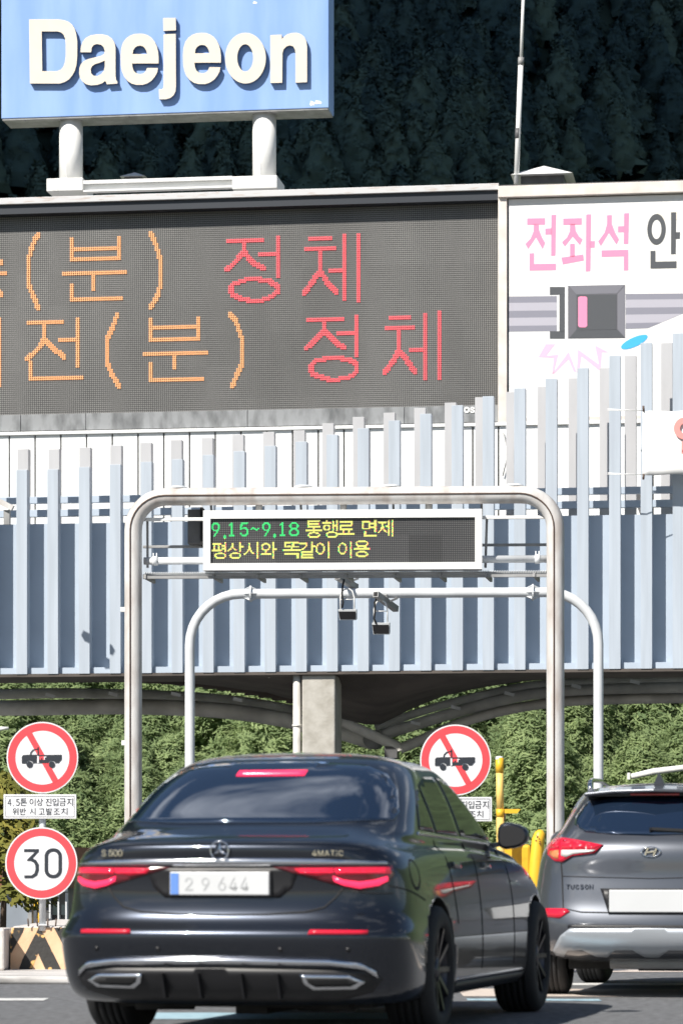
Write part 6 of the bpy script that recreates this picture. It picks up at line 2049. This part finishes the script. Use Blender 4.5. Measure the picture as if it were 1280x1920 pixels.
for (u, w) in sp_t:
    a = abs(u) / .52
    vs += [(u, .30 + .10 * a, w - .035), (u, .30 + .10 * a, w - .012), (u, .80, w + .035 - .01 * a), (u, .80, w - .06)]
fs = []
for i in range(4):
    b = i * 4
    for k in range(4):
        fs.append((b + k, b + (k + 1) % 4, b + 4 + (k + 1) % 4, b + 4 + k))
fs += [(0, 3, 2, 1), (16, 17, 18, 19)]
mb.add(vs, fs, smooth=False)
spo = build('roof_spoiler', mb, M_paint2, e, MU, recalc=True, bevel=.008)
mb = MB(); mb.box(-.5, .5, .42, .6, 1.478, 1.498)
build('spoiler_black_panel', mb, M_plastic, e, MU)  # black panel under the spoiler, behind the brake lamp
mb = MB(); mb.box(-.18, .18, .40, .43, 1.481, 1.497)
build('high_brake_lamp', mb, M_refl, spo, MU, bevel=.004)
tl = [(-.80, 1.105), (-.765, 1.165), (-.68, 1.178), (-.55, 1.158), (-.35, 1.118), (-.41, 1.057), (-.58, 1.036), (-.655, .990), (-.715, 1.0), (-.785, 1.05)]
for sg in (1, -1):
    g = lambda P_: [(a * sg, b) for a, b in P_]
    lo_ = patch('tail_lamp', g(tl), M_refl, lift=.018, skirt=.03, **PU)
    WM[lo_.name] = WM[e.name]
    K2 = dict(parent=lo_, M=MU, bvh=BU)
    for q_ in ([(-.77, 1.095), (-.74, 1.150), (-.685, 1.162), (-.68, 1.092)], [(-.665, 1.092), (-.665, 1.160), (-.575, 1.148), (-.575, 1.088)],
               [(-.56, 1.090), (-.56, 1.145), (-.48, 1.13), (-.48, 1.088)], [(-.47, 1.088), (-.47, 1.126), (-.38, 1.110), (-.42, 1.085)]):
        patch('lamp_cell', g(q_), mat_cell, lift=.023, skirt=.006, **K2) if False else patch('lamp_cell', g(q_), M_lamp, lift=.023, skirt=.006, **K2)
    patch('amber_lens', g([(-.765, 1.075), (-.685, 1.082), (-.685, 1.015), (-.725, 1.022), (-.76, 1.05)]), M_lampo, lift=.022, skirt=.006, **K2)
    patch('reversing_lens', g([(-.665, 1.082), (-.40, 1.082), (-.42, 1.068), (-.57, 1.050), (-.625, 1.028), (-.665, 1.04)]), M_lampw, lift=.022, skirt=.006, **K2)
    patch('reflector', g([(-.78, .655), (-.62, .655), (-.585, .632), (-.665, .582), (-.775, .59)]), M_refl, lift=.006, **PU)
    patch('tailgate_gap', line_poly([(-.665 * sg, .985), (-.655 * sg, .90), (-.640 * sg, .655), (-.50 * sg, .628), (0, .622)], .009), M_black, lift=.003, skirt=.01, **PU)
    patch('side_window', [(.95, 1.23), (2.6, 1.21), (2.2, 1.44), (1.2, 1.46)], M_glass, axis='left' if sg < 0 else 'right', **PU)
patch('crease_line', line_poly([(-.65, .888), (0, .872), (.65, .888)], .006), M_black, lift=.002, skirt=.006, **PU)
patch('plate_recess', [(-.365, .80), (.365, .80), (.30, .612), (-.30, .612)], M_plastic, lift=.004, **PU)
hv = BU.ray_cast(Vector((0, -3, .70)), Vector((0, 1, 0)))[0].y
mb = MB(); mb.box(-.295, .295, hv - .03, hv - .016, .628, .790)
build('number_plate', mb, M_plate, e, MU, bevel=.006)
mb = MB(); mb.box(-.305, .305, hv - .02, hv + .02, .62, .798)
build('plate_frame', mb, M_plastic, e, MU, bevel=.004)
# oval emblem with slanted bars
h = BU.ray_cast(Vector((0, -3, 1.065)), Vector((0, 1, 0)))[0]; ky = h.y - .008
mb = MB()
n = 36
P = []
for (rr, dy) in ((1, .004), (1, -.006), (.88, -.008), (.80, -.004), (.80, .004)):
    P.append([(.074 * rr * math.cos(2 * math.pi * k / n), ky + dy, 1.065 + .040 * rr * math.sin(2 * math.pi * k / n)) for k in range(n)])
vs = [p for q in P for p in q]; fs = []
for i in range(len(P) - 1):
    for k in range(n):
        fs.append((i * n + k, i * n + (k + 1) % n, (i + 1) * n + (k + 1) % n, (i + 1) * n + k))
mb.add(vs, fs, smooth=True)
mb.bar((-.042, ky - .003, 1.037), (-.020, ky - .003, 1.094), .012, .006, up=(0, 1, 0)); mb.bar((.020, ky - .003, 1.036), (.042, ky - .003, 1.093), .012, .006, up=(0, 1, 0)); mb.bar((-.034, ky - .003, 1.060), (.034, ky - .003, 1.070), .010, .006, up=(0, 1, 0))
build('emblem', mb, M_chrome, e, MU)
bx = []; xx = -.62
for ch in 'TUCSON':
    bx.append(('i' + ch, xx, xx + .026, .795, .83)); xx += .035
emb_on(BU, MU, e, -.55, .81, bx, M_chrome, 'badge_letter', .006)
patch('mesh_strip', [(-.60, .512), (.60, .512), (.60, .535), (-.60, .535)], M_plastic, lift=.006, **PU)
sk = [(-.585, .512), (0, .518)]
half = [(.585, .51), (.66, .455), (.735, .34), (.725, .305), (.66, .295), (.615, .345), (.50, .352), (.41, .300), (.33, .295), (.26, .350), (.13, .352), (.05, .297), (0, .297)]
P_ = [(-a, b) for a, b in half[::-1]][0:-1]
P_ = [(0, .515)] + half + [(-a, b) for a, b in half[::-1][1:]]
patch('skid_plate', P_, M_silver, lift=.012, skirt=.05, res=.03, maxd=.5, **PU)
mb = MB(); mb.tube([(-.33, .45, .265), (.45, .45, .265)], .06, 16)
build('silencer', mb, M_steel, e, MU)
mb = MB(); mb.box(-.66, .66, .6, 3.9, .20, .30); mb.tube([(-.75, .9, .33), (.75, .9, .33)], .045, 8); mb.box(-.2, .3, 1.2, 2.2, .17, .22)
build('underbody', mb, M_under, e, MU)
mb = MB()
mb.tube([(-.50, .62, 1.535), (-.515, .72, 1.585), (-.53, 1.0, 1.615), (-.55, 1.8, 1.63), (-.54, 2.3, 1.60)], [.018, .018, .017, .017, .015], 8)
build('roof_rail', mb, M_chrome, e, MU)
mb = MB(); mb.tube([(.50, .62, 1.535), (.515, .72, 1.585), (.53, 1.0, 1.615), (.55, 1.8, 1.63), (.54, 2.3, 1.60)], [.018, .018, .017, .017, .015], 8)
build('roof_rail', mb, M_chrome, e, MU)
mb = MB()
mb.add([(-.04, .75, 1.575), (.04, .75, 1.575), (.035, 1.0, 1.58), (-.035, 1.0, 1.58), (-.006, .73, 1.655), (.006, .73, 1.655)], [(0, 1, 5, 4), (1, 2, 5), (2, 3, 4, 5), (3, 0, 4)])
build('fin_antenna', mb, M_paint2, e, MU, bevel=.003)
hw_ = BU.ray_cast(Vector((.1, -3, 1.23)), Vector((0, 1, 0)))[0]
mb = MB(); mb.bar((0, hw_.y - .035, 1.235), (.38, hw_.y - .03, 1.215), .016, .02); mb.bar((0, hw_.y - .035, 1.235), (-.01, hw_.y - .01, 1.20), .03, .03); mb.bar((.02, hw_.y - .025, 1.222), (.40, hw_.y - .02, 1.200), .008, .014)
build('rear_wiper', mb, M_plastic, e, MU)
for (u, v, s_) in ((.80, .90, 1), (-.80, .90, -1), (.80, 3.57, 1), (-.80, 3.57, -1)):
    wheel(e, MU, u, v, .345, .235, s_, spokes=5, steer=-6 if v > 2 else 0)
for sg in (1, -1):
    mb = MB(); mb.lathe([(0, 0), (.09, .02), (.11, .07), (.08, .14), (0, .16)], (sg * 1.0, 2.95, 1.16), 'y', 14)
    mb.bar((sg * .86, 3.02, 1.12), (sg * .95, 3.02, 1.14), .04, .03)
    build('wing_mirror', mb, M_paint2, e, MU, recalc=True)

print('objects', len(bpy.data.objects))
